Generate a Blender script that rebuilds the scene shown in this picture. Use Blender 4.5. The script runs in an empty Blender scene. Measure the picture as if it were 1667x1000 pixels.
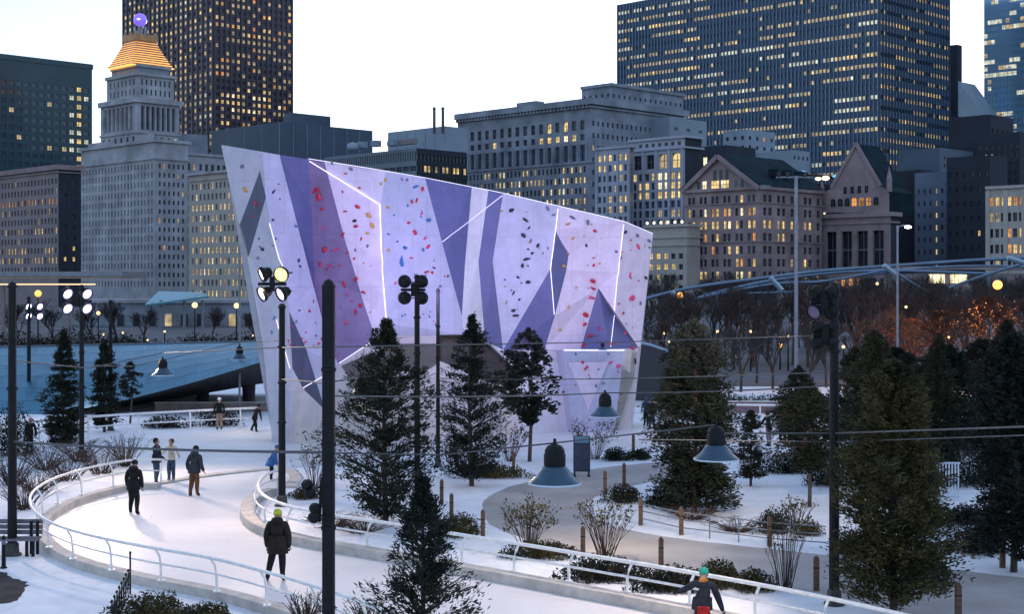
import bpy, bmesh, math, random
import numpy as np
from mathutils import Vector, Matrix
from mathutils.bvhtree import BVHTree

S = bpy.context.scene
COL = S.collection
rng = random.Random(7)
PI = math.pi
R = math.radians

# ------------------------------------------------------------------ camera
F, CX, CY, CH = 2315.0, 833.5, 460.0, 7.4      # focal (photo px), optical axis, camera height
cam_d = bpy.data.cameras.new('camera')
cam = bpy.data.objects.new('camera', cam_d)
COL.objects.link(cam)
cam.location = (0, 0, CH)
cam.rotation_euler = (R(90), 0, 0)
cam_d.sensor_width = 36.0
cam_d.lens = F / 1667 * 36
cam_d.shift_y = -(500 - CY) / 1667
cam_d.clip_start = 0.5
cam_d.clip_end = 6000
S.camera = cam

# ------------------------------------------------------------------ world: dusk sky, sun just going down behind the city
SUN_EL, SUN_ROT = 3.0, 8.0
w = bpy.data.worlds.new('World')
S.world = w
w.use_nodes = True
nt = w.node_tree
nt.nodes.clear()
sky = nt.nodes.new('ShaderNodeTexSky')
sky.sky_type = 'NISHITA'
sky.sun_disc = False
sky.sun_elevation = R(SUN_EL)
sky.sun_rotation = R(SUN_ROT)
sky.air_density = 1.0
sky.dust_density = 0.6
sky.ozone_density = 4.0
hs = nt.nodes.new('ShaderNodeHueSaturation')
hs.inputs['Saturation'].default_value = 0.75
mixw = nt.nodes.new('ShaderNodeMix')
mixw.data_type = 'RGBA'
mixw.blend_type = 'MULTIPLY'
mixw.inputs[0].default_value = 1.0
mixw.inputs[7].default_value = (0.90, 0.98, 1.12, 1)
gam = nt.nodes.new('ShaderNodeGamma')          # thin overcast evens the sky out
gam.inputs[1].default_value = 0.5
tcw = nt.nodes.new('ShaderNodeTexCoord')
mpw = nt.nodes.new('ShaderNodeMapping')
mpw.inputs['Scale'].default_value = (2.2, 2.2, 9.0)
clw = nt.nodes.new('ShaderNodeTexNoise')
clw.inputs['Scale'].default_value = 1.6
clw.inputs['Detail'].default_value = 6
mrw = nt.nodes.new('ShaderNodeMapRange')
mrw.inputs[1].default_value = 0.3
mrw.inputs[2].default_value = 0.7
mrw.inputs[3].default_value = 0.90
mrw.inputs[4].default_value = 1.08
mixc = nt.nodes.new('ShaderNodeMix')
mixc.data_type = 'RGBA'
mixc.blend_type = 'MULTIPLY'
mixc.inputs[0].default_value = 1.0
nt.links.new(tcw.outputs['Generated'], mpw.inputs[0])
nt.links.new(mpw.outputs[0], clw.inputs['Vector'])
nt.links.new(clw.outputs[0], mrw.inputs[0])
nt.links.new(mrw.outputs[0], mixc.inputs[7])
bg = nt.nodes.new('ShaderNodeBackground')
bg.inputs['Strength'].default_value = 0.15
outw = nt.nodes.new('ShaderNodeOutputWorld')
nt.links.new(sky.outputs[0], hs.inputs['Color'])
nt.links.new(hs.outputs[0], gam.inputs[0])
nt.links.new(gam.outputs[0], mixw.inputs[6])
nt.links.new(mixw.outputs[2], mixc.inputs[6])
nt.links.new(mixc.outputs[2], bg.inputs[0])
nt.links.new(bg.outputs[0], outw.inputs[0])

sun_d = bpy.data.lights.new('sun', 'SUN')
sun_d.energy = 0.25
sun_d.angle = R(12)
sun_d.color = (1.0, 0.86, 0.74)
sun = bpy.data.objects.new('sun', sun_d)
COL.objects.link(sun)
sun.location = (0, 0, 200)
_sd = Vector((math.sin(R(SUN_ROT)) * math.cos(R(SUN_EL)), math.cos(R(SUN_ROT)) * math.cos(R(SUN_EL)), math.sin(R(SUN_EL))))
sun.rotation_euler = _sd.to_track_quat('Z', 'Y').to_euler()

vs = S.view_settings
vs.view_transform = 'Standard'
vs.look = 'None'
vs.gamma = 1.0
EXPO = 2.6
vs.exposure = EXPO
EK = 2.0 ** -EXPO            # keeps lamp and window brightness steady when the exposure changes
S.cycles.use_denoising = True
S.cycles.max_bounces = 5
S.cycles.diffuse_bounces = 3
S.cycles.sample_clamp_indirect = 3.0

# ------------------------------------------------------------------ helpers
def P(px, py, d):
    return Vector(((px - CX) / F * d, d, CH - (py - CY) / F * d))

def G(px, py, z=0.0):
    d = F * (CH - z) / (py - CY)
    return Vector(((px - CX) / F * d, d, z))

def lin(r, g, b):
    f = lambda c: ((c / 255 + 0.055) / 1.055) ** 2.4 if c > 10 else c / 255 / 12.92
    return (f(r), f(g), f(b))

MATS = {}
def mat(name, col, rough=0.7, metal=0.0, spec=0.5, noise=0.0, nscale=3.0, col2=None, bump=0.0, bscale=20.0,
        emit=None, estr=0.0, coords='Object', detail=4.0, ramp=(0.35, 0.65)):
    if name in MATS:
        return MATS[name]
    m = bpy.data.materials.new(name)
    m.use_nodes = True
    t = m.node_tree
    b = t.nodes['Principled BSDF']
    b.inputs['Base Color'].default_value = (*col, 1)
    b.inputs['Roughness'].default_value = rough
    b.inputs['Metallic'].default_value = metal
    b.inputs['Specular IOR Level'].default_value = spec
    tc = t.nodes.new('ShaderNodeTexCoord')
    if noise or col2:
        n = t.nodes.new('ShaderNodeTexNoise')
        n.inputs['Scale'].default_value = nscale
        n.inputs['Detail'].default_value = detail
        n.inputs['Roughness'].default_value = 0.6
        t.links.new(tc.outputs[coords], n.inputs['Vector'])
        rp = t.nodes.new('ShaderNodeValToRGB')
        c1 = col if col2 else tuple(c * (1 - noise) for c in col)
        c2 = col2 if col2 else tuple(min(1, c * (1 + noise)) for c in col)
        rp.color_ramp.elements[0].color = (*c1, 1)
        rp.color_ramp.elements[1].color = (*c2, 1)
        rp.color_ramp.elements[0].position = ramp[0]
        rp.color_ramp.elements[1].position = ramp[1]
        t.links.new(n.outputs[0], rp.inputs[0])
        t.links.new(rp.outputs[0], b.inputs['Base Color'])
    if bump:
        n2 = t.nodes.new('ShaderNodeTexNoise')
        n2.inputs['Scale'].default_value = bscale
        n2.inputs['Detail'].default_value = 5
        t.links.new(tc.outputs[coords], n2.inputs['Vector'])
        bp = t.nodes.new('ShaderNodeBump')
        bp.inputs['Strength'].default_value = bump
        bp.inputs['Distance'].default_value = 0.05
        t.links.new(n2.outputs[0], bp.inputs['Height'])
        t.links.new(bp.outputs[0], b.inputs['Normal'])
    if emit:
        b.inputs['Emission Color'].default_value = (*emit, 1)
        b.inputs['Emission Strength'].default_value = estr * EK
    MATS[name] = m
    return m

class MB:
    """collects faces, links them as one mesh object"""
    def __init__(s):
        s.v, s.f, s.m = [], [], []
    def face(s, pts, mi=0):
        b = len(s.v)
        s.v += [tuple(p) for p in pts]
        s.f.append(tuple(range(b, b + len(pts))))
        s.m.append(mi)
    def raw(s, verts, faces, mi=0):
        b = len(s.v)
        s.v += [tuple(p) for p in verts]
        for f in faces:
            s.f.append(tuple(b + i for i in f))
            s.m.append(mi)
    def box(s, c, size, ax=None, mi=0, taper=1.0):
        """c centre, size full extents along axes ax (3 unit vectors)"""
        c = Vector(c)
        X, Y, Z = ax if ax else (Vector((1, 0, 0)), Vector((0, 1, 0)), Vector((0, 0, 1)))
        hx, hy, hz = size[0] / 2, size[1] / 2, size[2] / 2
        vs_ = []
        for z, k in ((-1, 1), (1, taper)):
            for x, y in ((-1, -1), (1, -1), (1, 1), (-1, 1)):
                vs_.append(c + X * (x * hx * k) + Y * (y * hy * k) + Z * (z * hz))
        s.raw(vs_, [(3, 2, 1, 0), (4, 5, 6, 7), (0, 1, 5, 4), (1, 2, 6, 5), (2, 3, 7, 6), (3, 0, 4, 7)], mi)
    def tube(s, pts, rad, n=6, mi=0, cap=True):
        pts = [Vector(p) for p in pts]
        if not hasattr(rad, '__len__'):
            rad = [rad] * len(pts)
        b = len(s.v)
        up = Vector((0, 0, 1))
        for i, p in enumerate(pts):
            a = pts[max(i - 1, 0)]
            c = pts[min(i + 1, len(pts) - 1)]
            t = (c - a)
            t = t.normalized() if t.length > 1e-9 else Vector((0, 0, 1))
            q = up if abs(t.dot(up)) < 0.95 else Vector((1, 0, 0))
            x = t.cross(q).normalized()
            y = t.cross(x).normalized()
            for k in range(n):
                an = 2 * PI * k / n
                s.v.append(tuple(p + x * (math.cos(an) * rad[i]) + y * (math.sin(an) * rad[i])))
        for i in range(len(pts) - 1):
            for k in range(n):
                k2 = (k + 1) % n
                s.f.append((b + i * n + k, b + i * n + k2, b + (i + 1) * n + k2, b + (i + 1) * n + k))
                s.m.append(mi)
        if cap:
            s.f.append(tuple(b + k for k in reversed(range(n)))); s.m.append(mi)
            e = b + (len(pts) - 1) * n
            s.f.append(tuple(e + k for k in range(n))); s.m.append(mi)
    def lathe(s, c, prof, n=16, mi=0, axis=None):
        """prof: list of (radius, height) along axis"""
        c = Vector(c)
        Z = Vector(axis).normalized() if axis is not None else Vector((0, 0, 1))
        q = Vector((0, 0, 1)) if abs(Z.z) < 0.9 else Vector((1, 0, 0))
        X = Z.cross(q).normalized()
        Y = Z.cross(X).normalized()
        b = len(s.v)
        for r, h in prof:
            for k in range(n):
                a = 2 * PI * k / n
                s.v.append(tuple(c + Z * h + X * (math.cos(a) * r) + Y * (math.sin(a) * r)))
        for i in range(len(prof) - 1):
            for k in range(n):
                k2 = (k + 1) % n
                s.f.append((b + i * n + k, b + i * n + k2, b + (i + 1) * n + k2, b + (i + 1) * n + k))
                s.m.append(mi)
        if prof[0][0] > 1e-4:
            s.f.append(tuple(b + k for k in reversed(range(n)))); s.m.append(mi)
        e = b + (len(prof) - 1) * n
        if prof[-1][0] > 1e-4:
            s.f.append(tuple(e + k for k in range(n))); s.m.append(mi)
    def mesh(s, name, mats, origin=(0, 0, 0), smooth=False):
        me = bpy.data.meshes.new(name)
        o = Vector(origin)
        me.from_pydata([(v[0] - o.x, v[1] - o.y, v[2] - o.z) for v in s.v], [], s.f)
        for m in (mats if isinstance(mats, (list, tuple)) else [mats]):
            me.materials.append(m)
        if any(s.m):
            me.polygons.foreach_set('material_index', s.m)
        if smooth:
            me.polygons.foreach_set('use_smooth', [True] * len(me.polygons))
        me.update()
        return me
    def build(s, name, mats, parent=None, smooth=False, kind=None, recalc=False):
        """mesh object; verts are in world space, the object sits under parent (an unrotated Empty) or at the origin"""
        org = parent.get('_org', (0, 0, 0)) if parent else (0, 0, 0)
        me = s.mesh(name, mats, org, smooth)
        if recalc:
            bm = bmesh.new(); bm.from_mesh(me); bmesh.ops.recalc_face_normals(bm, faces=bm.faces); bm.to_mesh(me); bm.free()
        return link(name, me, parent, kind)

ORG = {}
def link(name, me, parent=None, kind=None):
    o = bpy.data.objects.new(name, me)
    COL.objects.link(o)
    if parent is not None:
        o.parent = parent
        o['_org'] = parent.get('_org', (0, 0, 0))
    if kind:
        o['kind'] = kind
    return o

def tag(o, label, cat, group=None):
    o['label'] = label
    o['category'] = cat
    if group:
        o['group'] = group
    return o

def thing(name, label, cat, loc, group=None):
    o = bpy.data.objects.new(name, None)
    COL.objects.link(o)
    o.location = loc
    o['_org'] = tuple(loc)
    o.empty_display_size = 0.3
    return tag(o, label, cat, group)

def struct(name, mb, mats, smooth=False):
    o = mb.build(name, mats, None, smooth)
    o['kind'] = 'structure'
    return o

def spot(name, loc, target, power, col, size_deg, blend=0.5, radius=0.25, parent=None):
    l = bpy.data.lights.new(name, 'SPOT')
    l.energy = power * 2 ** (2.55 - EXPO)
    l.color = col
    l.spot_size = R(size_deg)
    l.spot_blend = blend
    l.shadow_soft_size = radius
    o = bpy.data.objects.new(name, l)
    COL.objects.link(o)
    loc = Vector(loc)
    o.rotation_euler = (Vector(target) - loc).to_track_quat('-Z', 'Y').to_euler()
    if parent is not None:
        o.parent = parent
        o.location = loc - Vector(parent['_org'])
    else:
        o.location = loc
    return o

def smooth_poly(pts, it=2, closed=False):
    for _ in range(it):
        q = []
        n = len(pts)
        rg = range(n) if closed else range(n - 1)
        if not closed:
            q.append(pts[0])
        for i in rg:
            a, b = pts[i], pts[(i + 1) % n]
            q.append(a * 0.75 + b * 0.25)
            q.append(a * 0.25 + b * 0.75)
        if not closed:
            q.append(pts[-1])
        pts = q
    return pts

def resample(pts, step):
    out = [pts[0].copy()]
    acc = 0.0
    for a, b in zip(pts, pts[1:]):
        L = (b - a).length
        if L < 1e-9:
            continue
        t = step - acc
        while t <= L:
            out.append(a.lerp(b, t / L))
            t += step
        acc = L - (t - step)
    return out

# ------------------------------------------------------------------ shared materials
SNOW = mat('snow', (0.78, 0.79, 0.82), 0.9, spec=.2, col2=(0.58, 0.585, 0.61), nscale=0.9, bump=1.0, bscale=2.6, detail=8, ramp=(0.45, 0.95))
ICE = mat('ice', (0.70, 0.665, 0.655), 0.45, spec=.3, col2=(0.80, 0.765, 0.75), nscale=0.35, bump=0.03, bscale=9, detail=8)
PATH = mat('concrete_path', (0.33, 0.295, 0.28), 0.95, spec=.15, col2=(0.42, 0.39, 0.375), nscale=0.5, bump=0.15, bscale=14, detail=8)
CURB = mat('curb_concrete', (0.52, 0.47, 0.42), 0.85, noise=0.18, nscale=2.0, bump=0.15)
RAILM = mat('rail_paint', (0.80, 0.78, 0.75), 0.45, spec=0.5, noise=0.08, nscale=5)
BLACKM = mat('black_steel', (0.010, 0.0105, 0.012), 0.6, spec=0.2, noise=0.3, nscale=4)
GREYM = mat('grey_steel', (0.18, 0.20, 0.23), 0.45, metal=0.4, noise=0.15, nscale=3)
SHADEM = mat('enamel_blue', (0.022, 0.06, 0.10), 0.3, spec=0.6, noise=0.15, nscale=6)
CABLEM = mat('cable', (0.06, 0.06, 0.065), 0.6)
WOODM = mat('weathered_wood', (0.13, 0.07, 0.04), 0.8, noise=0.35, nscale=9, bump=0.3)
BARKM = mat('bark', (0.055, 0.042, 0.035), 0.9, noise=0.3, nscale=8, bump=0.4)
TWIGM = mat('bare_twigs', (0.040, 0.032, 0.032), 0.9, noise=0.3, nscale=1.5)

def add_marks(m, scale, width, strength, tint, stretch=(1, 1, 1), distort=1.5):
    """thin wandering lines (skate cuts, tracks) mixed into a ground material, with relief"""
    t = m.node_tree
    b = t.nodes['Principled BSDF']
    src = b.inputs['Base Color'].links[0].from_socket
    tc = t.nodes.new('ShaderNodeTexCoord')
    mp = t.nodes.new('ShaderNodeMapping'); mp.inputs['Scale'].default_value = stretch
    n = t.nodes.new('ShaderNodeTexNoise'); n.inputs['Scale'].default_value = scale; n.inputs['Detail'].default_value = 2; n.inputs['Distortion'].default_value = distort
    t.links.new(tc.outputs['Object'], mp.inputs[0]); t.links.new(mp.outputs[0], n.inputs['Vector'])
    w1 = t.nodes.new('ShaderNodeMath'); w1.operation = 'MULTIPLY'; w1.inputs[1].default_value = 14.0
    fr = t.nodes.new('ShaderNodeMath'); fr.operation = 'FRACT'
    lt = t.nodes.new('ShaderNodeMath'); lt.operation = 'LESS_THAN'; lt.inputs[1].default_value = width
    mu = t.nodes.new('ShaderNodeMath'); mu.operation = 'MULTIPLY'; mu.inputs[1].default_value = strength
    t.links.new(n.outputs[0], w1.inputs[0]); t.links.new(w1.outputs[0], fr.inputs[0]); t.links.new(fr.outputs[0], lt.inputs[0]); t.links.new(lt.outputs[0], mu.inputs[0])
    mx = t.nodes.new('ShaderNodeMix'); mx.data_type = 'RGBA'
    t.links.new(mu.outputs[0], mx.inputs[0]); t.links.new(src, mx.inputs[6]); mx.inputs[7].default_value = (*tint, 1)
    t.links.new(mx.outputs[2], b.inputs['Base Color'])
def add_specks(m, scale, thresh, tint, amount=.8):
    """scattered litter and bare patches showing through"""
    t = m.node_tree
    b = t.nodes['Principled BSDF']
    src = b.inputs['Base Color'].links[0].from_socket
    tc = t.nodes.new('ShaderNodeTexCoord')
    n = t.nodes.new('ShaderNodeTexNoise'); n.inputs['Scale'].default_value = scale; n.inputs['Detail'].default_value = 3; n.inputs['Roughness'].default_value = .7
    n2 = t.nodes.new('ShaderNodeTexNoise'); n2.inputs['Scale'].default_value = scale * .07; n2.inputs['Detail'].default_value = 2
    t.links.new(tc.outputs['Object'], n.inputs['Vector']); t.links.new(tc.outputs['Object'], n2.inputs['Vector'])
    ad = t.nodes.new('ShaderNodeMath'); ad.operation = 'MULTIPLY_ADD'; ad.inputs[1].default_value = .45
    t.links.new(n2.outputs[0], ad.inputs[0]); t.links.new(n.outputs[0], ad.inputs[2])
    mr = t.nodes.new('ShaderNodeMapRange'); mr.inputs[1].default_value = thresh; mr.inputs[2].default_value = thresh + .06; mr.inputs[3].default_value = 0; mr.inputs[4].default_value = amount
    t.links.new(ad.outputs[0], mr.inputs[0])
    mx = t.nodes.new('ShaderNodeMix'); mx.data_type = 'RGBA'
    t.links.new(mr.outputs[0], mx.inputs[0]); t.links.new(src, mx.inputs[6]); mx.inputs[7].default_value = (*tint, 1)
    t.links.new(mx.outputs[2], b.inputs['Base Color'])
add_marks(ICE, .22, .03, .45, (.48, .48, .52), (1, 1, 1), 2.0)
add_marks(ICE, .6, .02, .3, (.92, .92, .92), (1, 1, 1), 1.0)
add_specks(SNOW, 3.2, .915, (.10, .08, .065), .8)
add_marks(SNOW, .12, .05, .35, (.50, .52, .57), (1, 1, 1), 2.5)

def add_seams(m, tint=.78):
    """butt joints between the sheets of a panelled face, and soft scuffing"""
    t = m.node_tree
    b = t.nodes['Principled BSDF']
    src = b.inputs['Base Color'].links[0].from_socket
    tc = t.nodes.new('ShaderNodeTexCoord')
    sp = t.nodes.new('ShaderNodeSeparateXYZ'); cb = t.nodes.new('ShaderNodeCombineXYZ')
    t.links.new(tc.outputs['Object'], sp.inputs[0]); t.links.new(sp.outputs[0], cb.inputs[0]); t.links.new(sp.outputs[2], cb.inputs[1])
    br = t.nodes.new('ShaderNodeTexBrick')
    br.inputs['Scale'].default_value = 1.0; br.inputs['Mortar Size'].default_value = .012; br.inputs['Brick Width'].default_value = 1.25; br.inputs['Row Height'].default_value = 2.4
    br.inputs['Color1'].default_value = (1, 1, 1, 1); br.inputs['Color2'].default_value = (.955, .955, .955, 1); br.inputs['Mortar'].default_value = (tint, tint, tint, 1)
    t.links.new(cb.outputs[0], br.inputs['Vector'])
    n = t.nodes.new('ShaderNodeTexNoise'); n.inputs['Scale'].default_value = 1.7; n.inputs['Detail'].default_value = 8; n.inputs['Roughness'].default_value = .75
    t.links.new(tc.outputs['Object'], n.inputs['Vector'])
    mr = t.nodes.new('ShaderNodeMapRange'); mr.inputs[1].default_value = .3; mr.inputs[2].default_value = .7; mr.inputs[3].default_value = .86; mr.inputs[4].default_value = 1.08
    t.links.new(n.outputs[0], mr.inputs[0])
    m1 = t.nodes.new('ShaderNodeMix'); m1.data_type = 'RGBA'; m1.blend_type = 'MULTIPLY'; m1.inputs[0].default_value = 1
    m2 = t.nodes.new('ShaderNodeMix'); m2.data_type = 'RGBA'; m2.blend_type = 'MULTIPLY'; m2.inputs[0].default_value = 1
    t.links.new(src, m1.inputs[6]); t.links.new(br.outputs['Color'], m1.inputs[7]); t.links.new(m1.outputs[2], m2.inputs[6]); t.links.new(mr.outputs[0], m2.inputs[7])
    t.links.new(m2.outputs[2], b.inputs['Base Color'])
# ------------------------------------------------------------------ setting: ground, ice, path
from mathutils.geometry import tessellate_polygon
def sheet(name, pts, z, material, jitter=0.0):
    pts = [Vector((p.x + rng.uniform(-jitter, jitter), p.y + rng.uniform(-jitter, jitter), z)) for p in pts]
    m = MB()
    tris = tessellate_polygon([pts])
    fl = []
    for t in tris:
        a, b, c = (pts[i] for i in t)
        fl.append(t if (b - a).cross(c - a).z > 0 else (t[0], t[2], t[1]))
    m.raw(pts, fl)
    o = m.build(name, material)
    o['kind'] = 'structure'
    return o

g = MB()
g.face([(-3000, -60, 0), (3000, -60, 0), (3000, 5000, 0), (-3000, 5000, 0)])
struct('ground', g, SNOW)

# rail lines in plan (foot of each rail on the kerb), traced and put on the ground
railA = smooth_poly([G(*p, .22) for p in [(262, 786), (218, 785), (158, 798), (112, 812), (75, 830), (54, 853), (66, 884), (105, 907), (163, 925), (248, 944), (350, 962),
                                     (430, 985), (520, 1014), (600, 1044), (720, 1095), (860, 1170)]], 3)
railB = smooth_poly([G(*p, .26) for p in [(452, 796), (428, 802), (412, 818), (412, 834), (428, 850), (470, 866), (540, 880), (622, 893), (720, 911), (838, 931), (957, 953), (1078, 975),
                                     (1200, 999), (1320, 1024), (1450, 1056), (1600, 1095)]], 3)
ice_edge_far = [G(*p) for p in [(452, 800), (470, 775), (440, 768), (330, 778), (262, 792)]]
# main ribbon of ice between the two rails
ice_pts = railA + list(reversed(railB)) + smooth_poly([G(*p) for p in [(452, 798), (475, 780), (455, 769), (400, 771), (330, 779), (266, 791)]], 2)
sheet('ice_rink', ice_pts, 0.012, ICE)
# far leg of the ribbon, running behind the climbing wall
far_ice = [G(*p) for p in [(120, 745), (200, 725), (300, 708), (440, 698), (700, 692), (1000, 688), (1300, 690), (1420, 694), (1420, 722), (1300, 726), (1150, 727), (1000, 729), (800, 736), (560, 748), (470, 764), (400, 768), (330, 775), (264, 787), (160, 785)]]
sheet('ice_far_leg', smooth_poly(far_ice, 2, True), 0.008, ICE)

path_pts = [G(*p) for p in [(1100, 752), (1020, 757), (940, 768), (850, 786), (795, 806), (780, 832), (798, 858), (870, 884), (1000, 912), (1150, 940), (1340, 976), (1520, 1012), (1800, 1060),
                            (1800, 955), (1667, 942), (1560, 930), (1345, 904), (1150, 884), (1035, 868), (980, 851), (952, 834), (956, 817), (990, 800), (1060, 785), (1110, 775)]]
sheet('path', smooth_poly(path_pts, 2, True), 0.006, PATH, 0.05)
# dark bare asphalt where the snow has melted
sheet('asphalt_patch', smooth_poly([G(*p) for p in [(-60, 925), (5, 930), (20, 942), (48, 950), (36, 962), (30, 978), (12, 984), (-60, 990)]], 2, True), 0.006,
      mat('wet_asphalt', (0.04, 0.04, 0.045), 0.95, spec=.1, noise=0.3, nscale=2, bump=0.3), 0.06)

# kerbs: real steps along the rails
def kerb(name, line, w_, h, side, material, z0=0.0):
    """extruded strip on one side of line"""
    mb = MB()
    pr = []
    for i, p in enumerate(line):
        a = line[max(i - 1, 0)]; b = line[min(i + 1, len(line) - 1)]
        t = (b - a).normalized()
        nrm = Vector((-t.y, t.x, 0)) * side
        pr.append((Vector((p.x, p.y, z0)), Vector((p.x, p.y, h)), Vector((p.x, p.y, h)) + nrm * w_, Vector((p.x, p.y, z0)) + nrm * w_))
    for q, r in zip(pr, pr[1:]):
        for k in range(3):
            mb.face([q[k], r[k], r[k + 1], q[k + 1]])
    mb.face(pr[0]); mb.face(pr[-1])
    o = mb.build(name, material, None, recalc=True)
    o['kind'] = 'structure'
    return o
lineA = resample(railA, 0.6)
lineB = resample(railB, 0.6)
kerb('kerb', [Vector((p.x, p.y, 0)) for p in lineA], 0.35, 0.22, 1, CURB)
kerb('kerb', [Vector((p.x, p.y, 0)) for p in lineB], 0.40, 0.26, -1, CURB)
edge = resample(smooth_poly([G(*p) for p in [(262, 790), (330, 778), (400, 770), (455, 765), (475, 775), (462, 797)]], 2), 0.5)
kerb('kerb', edge, 0.45, 0.06, 1, CURB)

# railings: top rail, mid rail, curved posts
def railing(name, label, line, base_z, post_gap, lean, side, height=1.0, rad=0.035, start=0.0):
    root = thing(name, label, 'railing', (line[0].x, line[0].y, 0))
    top, mid = [], []
    posts = resample(line, post_gap)
    def nrm(i):
        a = line[max(i - 1, 0)]; b = line[min(i + 1, len(line) - 1)]
        t = (b - a).normalized()
        return Vector((-t.y, t.x, 0)) * side
    for i, p in enumerate(line):
        n_ = nrm(i)
        top.append(Vector((p.x, p.y, base_z + height)) + n_ * lean)
        mid.append(Vector((p.x, p.y, base_z + height * 0.52)) + n_ * (0.05 * lean / 0.2))
    m = MB(); m.tube(top, rad * 1.15, 8); m.build('top_rail', RAILM, root, smooth=True)
    m = MB(); m.tube(mid, rad * 0.75, 6); m.build('middle_rail', RAILM, root, smooth=True)
    for p in posts:
        i = min(range(len(line)), key=lambda k: (line[k] - p).length)
        n_ = nrm(i)
        m = MB()
        b = Vector((p.x, p.y, base_z))
        m.tube([b, b + Vector((0, 0, height * 0.5)) + n_ * 0.02, b + Vector((0, 0, height * 0.75)) + n_ * lean * 0.35, b + Vector((0, 0, height * 0.97)) + n_ * lean],
               [rad * 0.95, rad * 0.9, rad * 0.85, rad * 0.8], 6)
        m.box(b + Vector((0, 0, 0.01)), (0.16, 0.16, 0.03))
        m.build('post', RAILM, root)
    return root
railing('railing', 'white curved metal railing around the outer bend of the ice, nearest the bench', lineA, 0.22, 2.0, 0.16, -1, 0.80)
railing('railing', 'white metal railing on the inner side of the ice, beside the wooden posts and shrubs', lineB, 0.26, 1.75, -0.16, -1, 0.66, 0.042)
lineC = resample(smooth_poly([G(*p) for p in [(-20, 730), (60, 722), (160, 712), (300, 703), (436, 696)]], 2), 0.7)
railing('railing', 'white railing at the far side of the ice, left of the climbing wall', lineC, 0.0, 2.6, 0.1, 1, 1.0, 0.05)
lineD = resample([G(*p) for p in [(640, 691), (860, 689), (1060, 689), (1290, 692)]], 0.7)
railing('railing', 'white railing on the far ice behind the big dark conifer, right of the climbing wall', lineD, 0.0, 2.4, 0.1, 1, 1.0, 0.05)
# ------------------------------------------------------------------ climbing wall
# face plane through the foot of the wall; relief is given per corner along the line of sight, in metres
_L = G(445, 725); _Rr = G(1025, 700)
_pn = Vector((_Rr.y - _L.y, -( _Rr.x - _L.x), 0)).normalized()      # horizontal normal of the face
def wall_depth(px, py):
    k = (px - CX) / F
    # point = (k d, d): dot with normal equals constant
    d = (_pn.x * _L.x + _pn.y * _L.y) / (_pn.x * k + _pn.y)
    lean = 1.3 * max(0.0, (720 - py)) / 480.0
    return d - lean

RELIEF = {  # corner -> metres toward (-) or away (+)
 'TL': (362, 236, 2.4), 'T1': (427, 247, .1), 'T2': (455, 252, .2), 'T3': (502, 259, .5), 'T4': (528, 263, .2), 'T5': (592, 273, -.1), 'T6': (628, 279, -.1),
 'T7': (692, 290, .2), 'T8': (768, 305, .35), 'T9': (795, 310, .3), 'T10': (819, 315, .1), 'T11': (909, 336, -.3), 'T12': (1016, 361, -.2), 'TR': (1063, 381, .9),
 'L1': (405, 418, 1.7), 'L0': (391, 364, 2.0), 'D1': (423, 278, .35), 'n1': (499, 570, .25), 'L2': (430, 560, 1.3), 'L3': (446, 726, 1.0),
 'a1': (433, 321, -.1), 'a2': (440, 361, -.3), 'a3': (459, 433, -.5), 'a4': (471, 507, -.3), 'a5': (476, 600, 0), 'a6': (472, 728, .1),
 'b1': (480, 350, .3), 'b2': (510, 465, .5), 'b3': (535, 560, .5), 'b4': (551, 595, -.4), 'b6': (530, 728, .1), 'b5': (529, 668, .25), 'b7': (494, 634, .25), 'b8':(475,560,0),
 'c1': (507, 340, .9), 'c2': (511, 440, 1.1), 'c3': (514, 505, .9),
 'd1': (560, 385, .1), 'd2': (588, 480, 0), 'd3': (612, 553, -.6), 'S1b': (620, 332, -1.0), 'S1c': (622, 424, -1.0), 'S1d': (631, 527, -.9),
 'e1': (641, 546, -.6), 'e2': (716, 546, -.3), 'f1': (700, 321, .1), 'f2': (725, 415, -.1), 'f3': (752, 515, -.2), 'f4': (756, 545, -.3),
 'g1': (757, 430, .3), 'h1': (779, 426, .35), 'h2': (790, 560, .1), 'i1': (802, 426, .1), 'i2': (819, 570, 0),
 'k1': (904, 375, -.6), 'k2': (900, 416, -.75), 'k3': (896, 438, -.8), 'k4': (903, 515, -.7), 'k5': (886, 570, -.1), 'k6': (914, 394, -.4), 'k7': (926, 413, -.2), 'k8': (922, 440, -.25),
 'l1': (1006, 443, -.5), 'l2': (1002, 510, -.55), 'l3': (992, 569, -.5), 'l4': (974, 469, -.1), 'l5': (945, 570, .2),
 'R1': (1053, 470, .7), 'R2': (1042, 562, .5), 'R3': (1036, 620, .4), 'R4': (1029, 703, .3), 'm1': (1040, 567, .4),
 'o1': (918, 571, .2), 'o2': (1016, 571, .2), 'o3': (1000, 706, .1), 'o4': (932, 712, .1),
 'q1': (716, 588, -.1), 'q2': (795, 623, 0), 'q3': (845, 632, 0), 'q4': (838, 606, 0), 'q5': (824, 585, 0), 'q6': (795, 558, 0),
 'z1': (716, 722, 0), 'z2': (845, 716, 0),
}
def WV(k, extra=0.0):
    px, py, r = RELIEF[k] if isinstance(k, str) else k
    return P(px, py, wall_depth(px, py) + r + extra)

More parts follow.
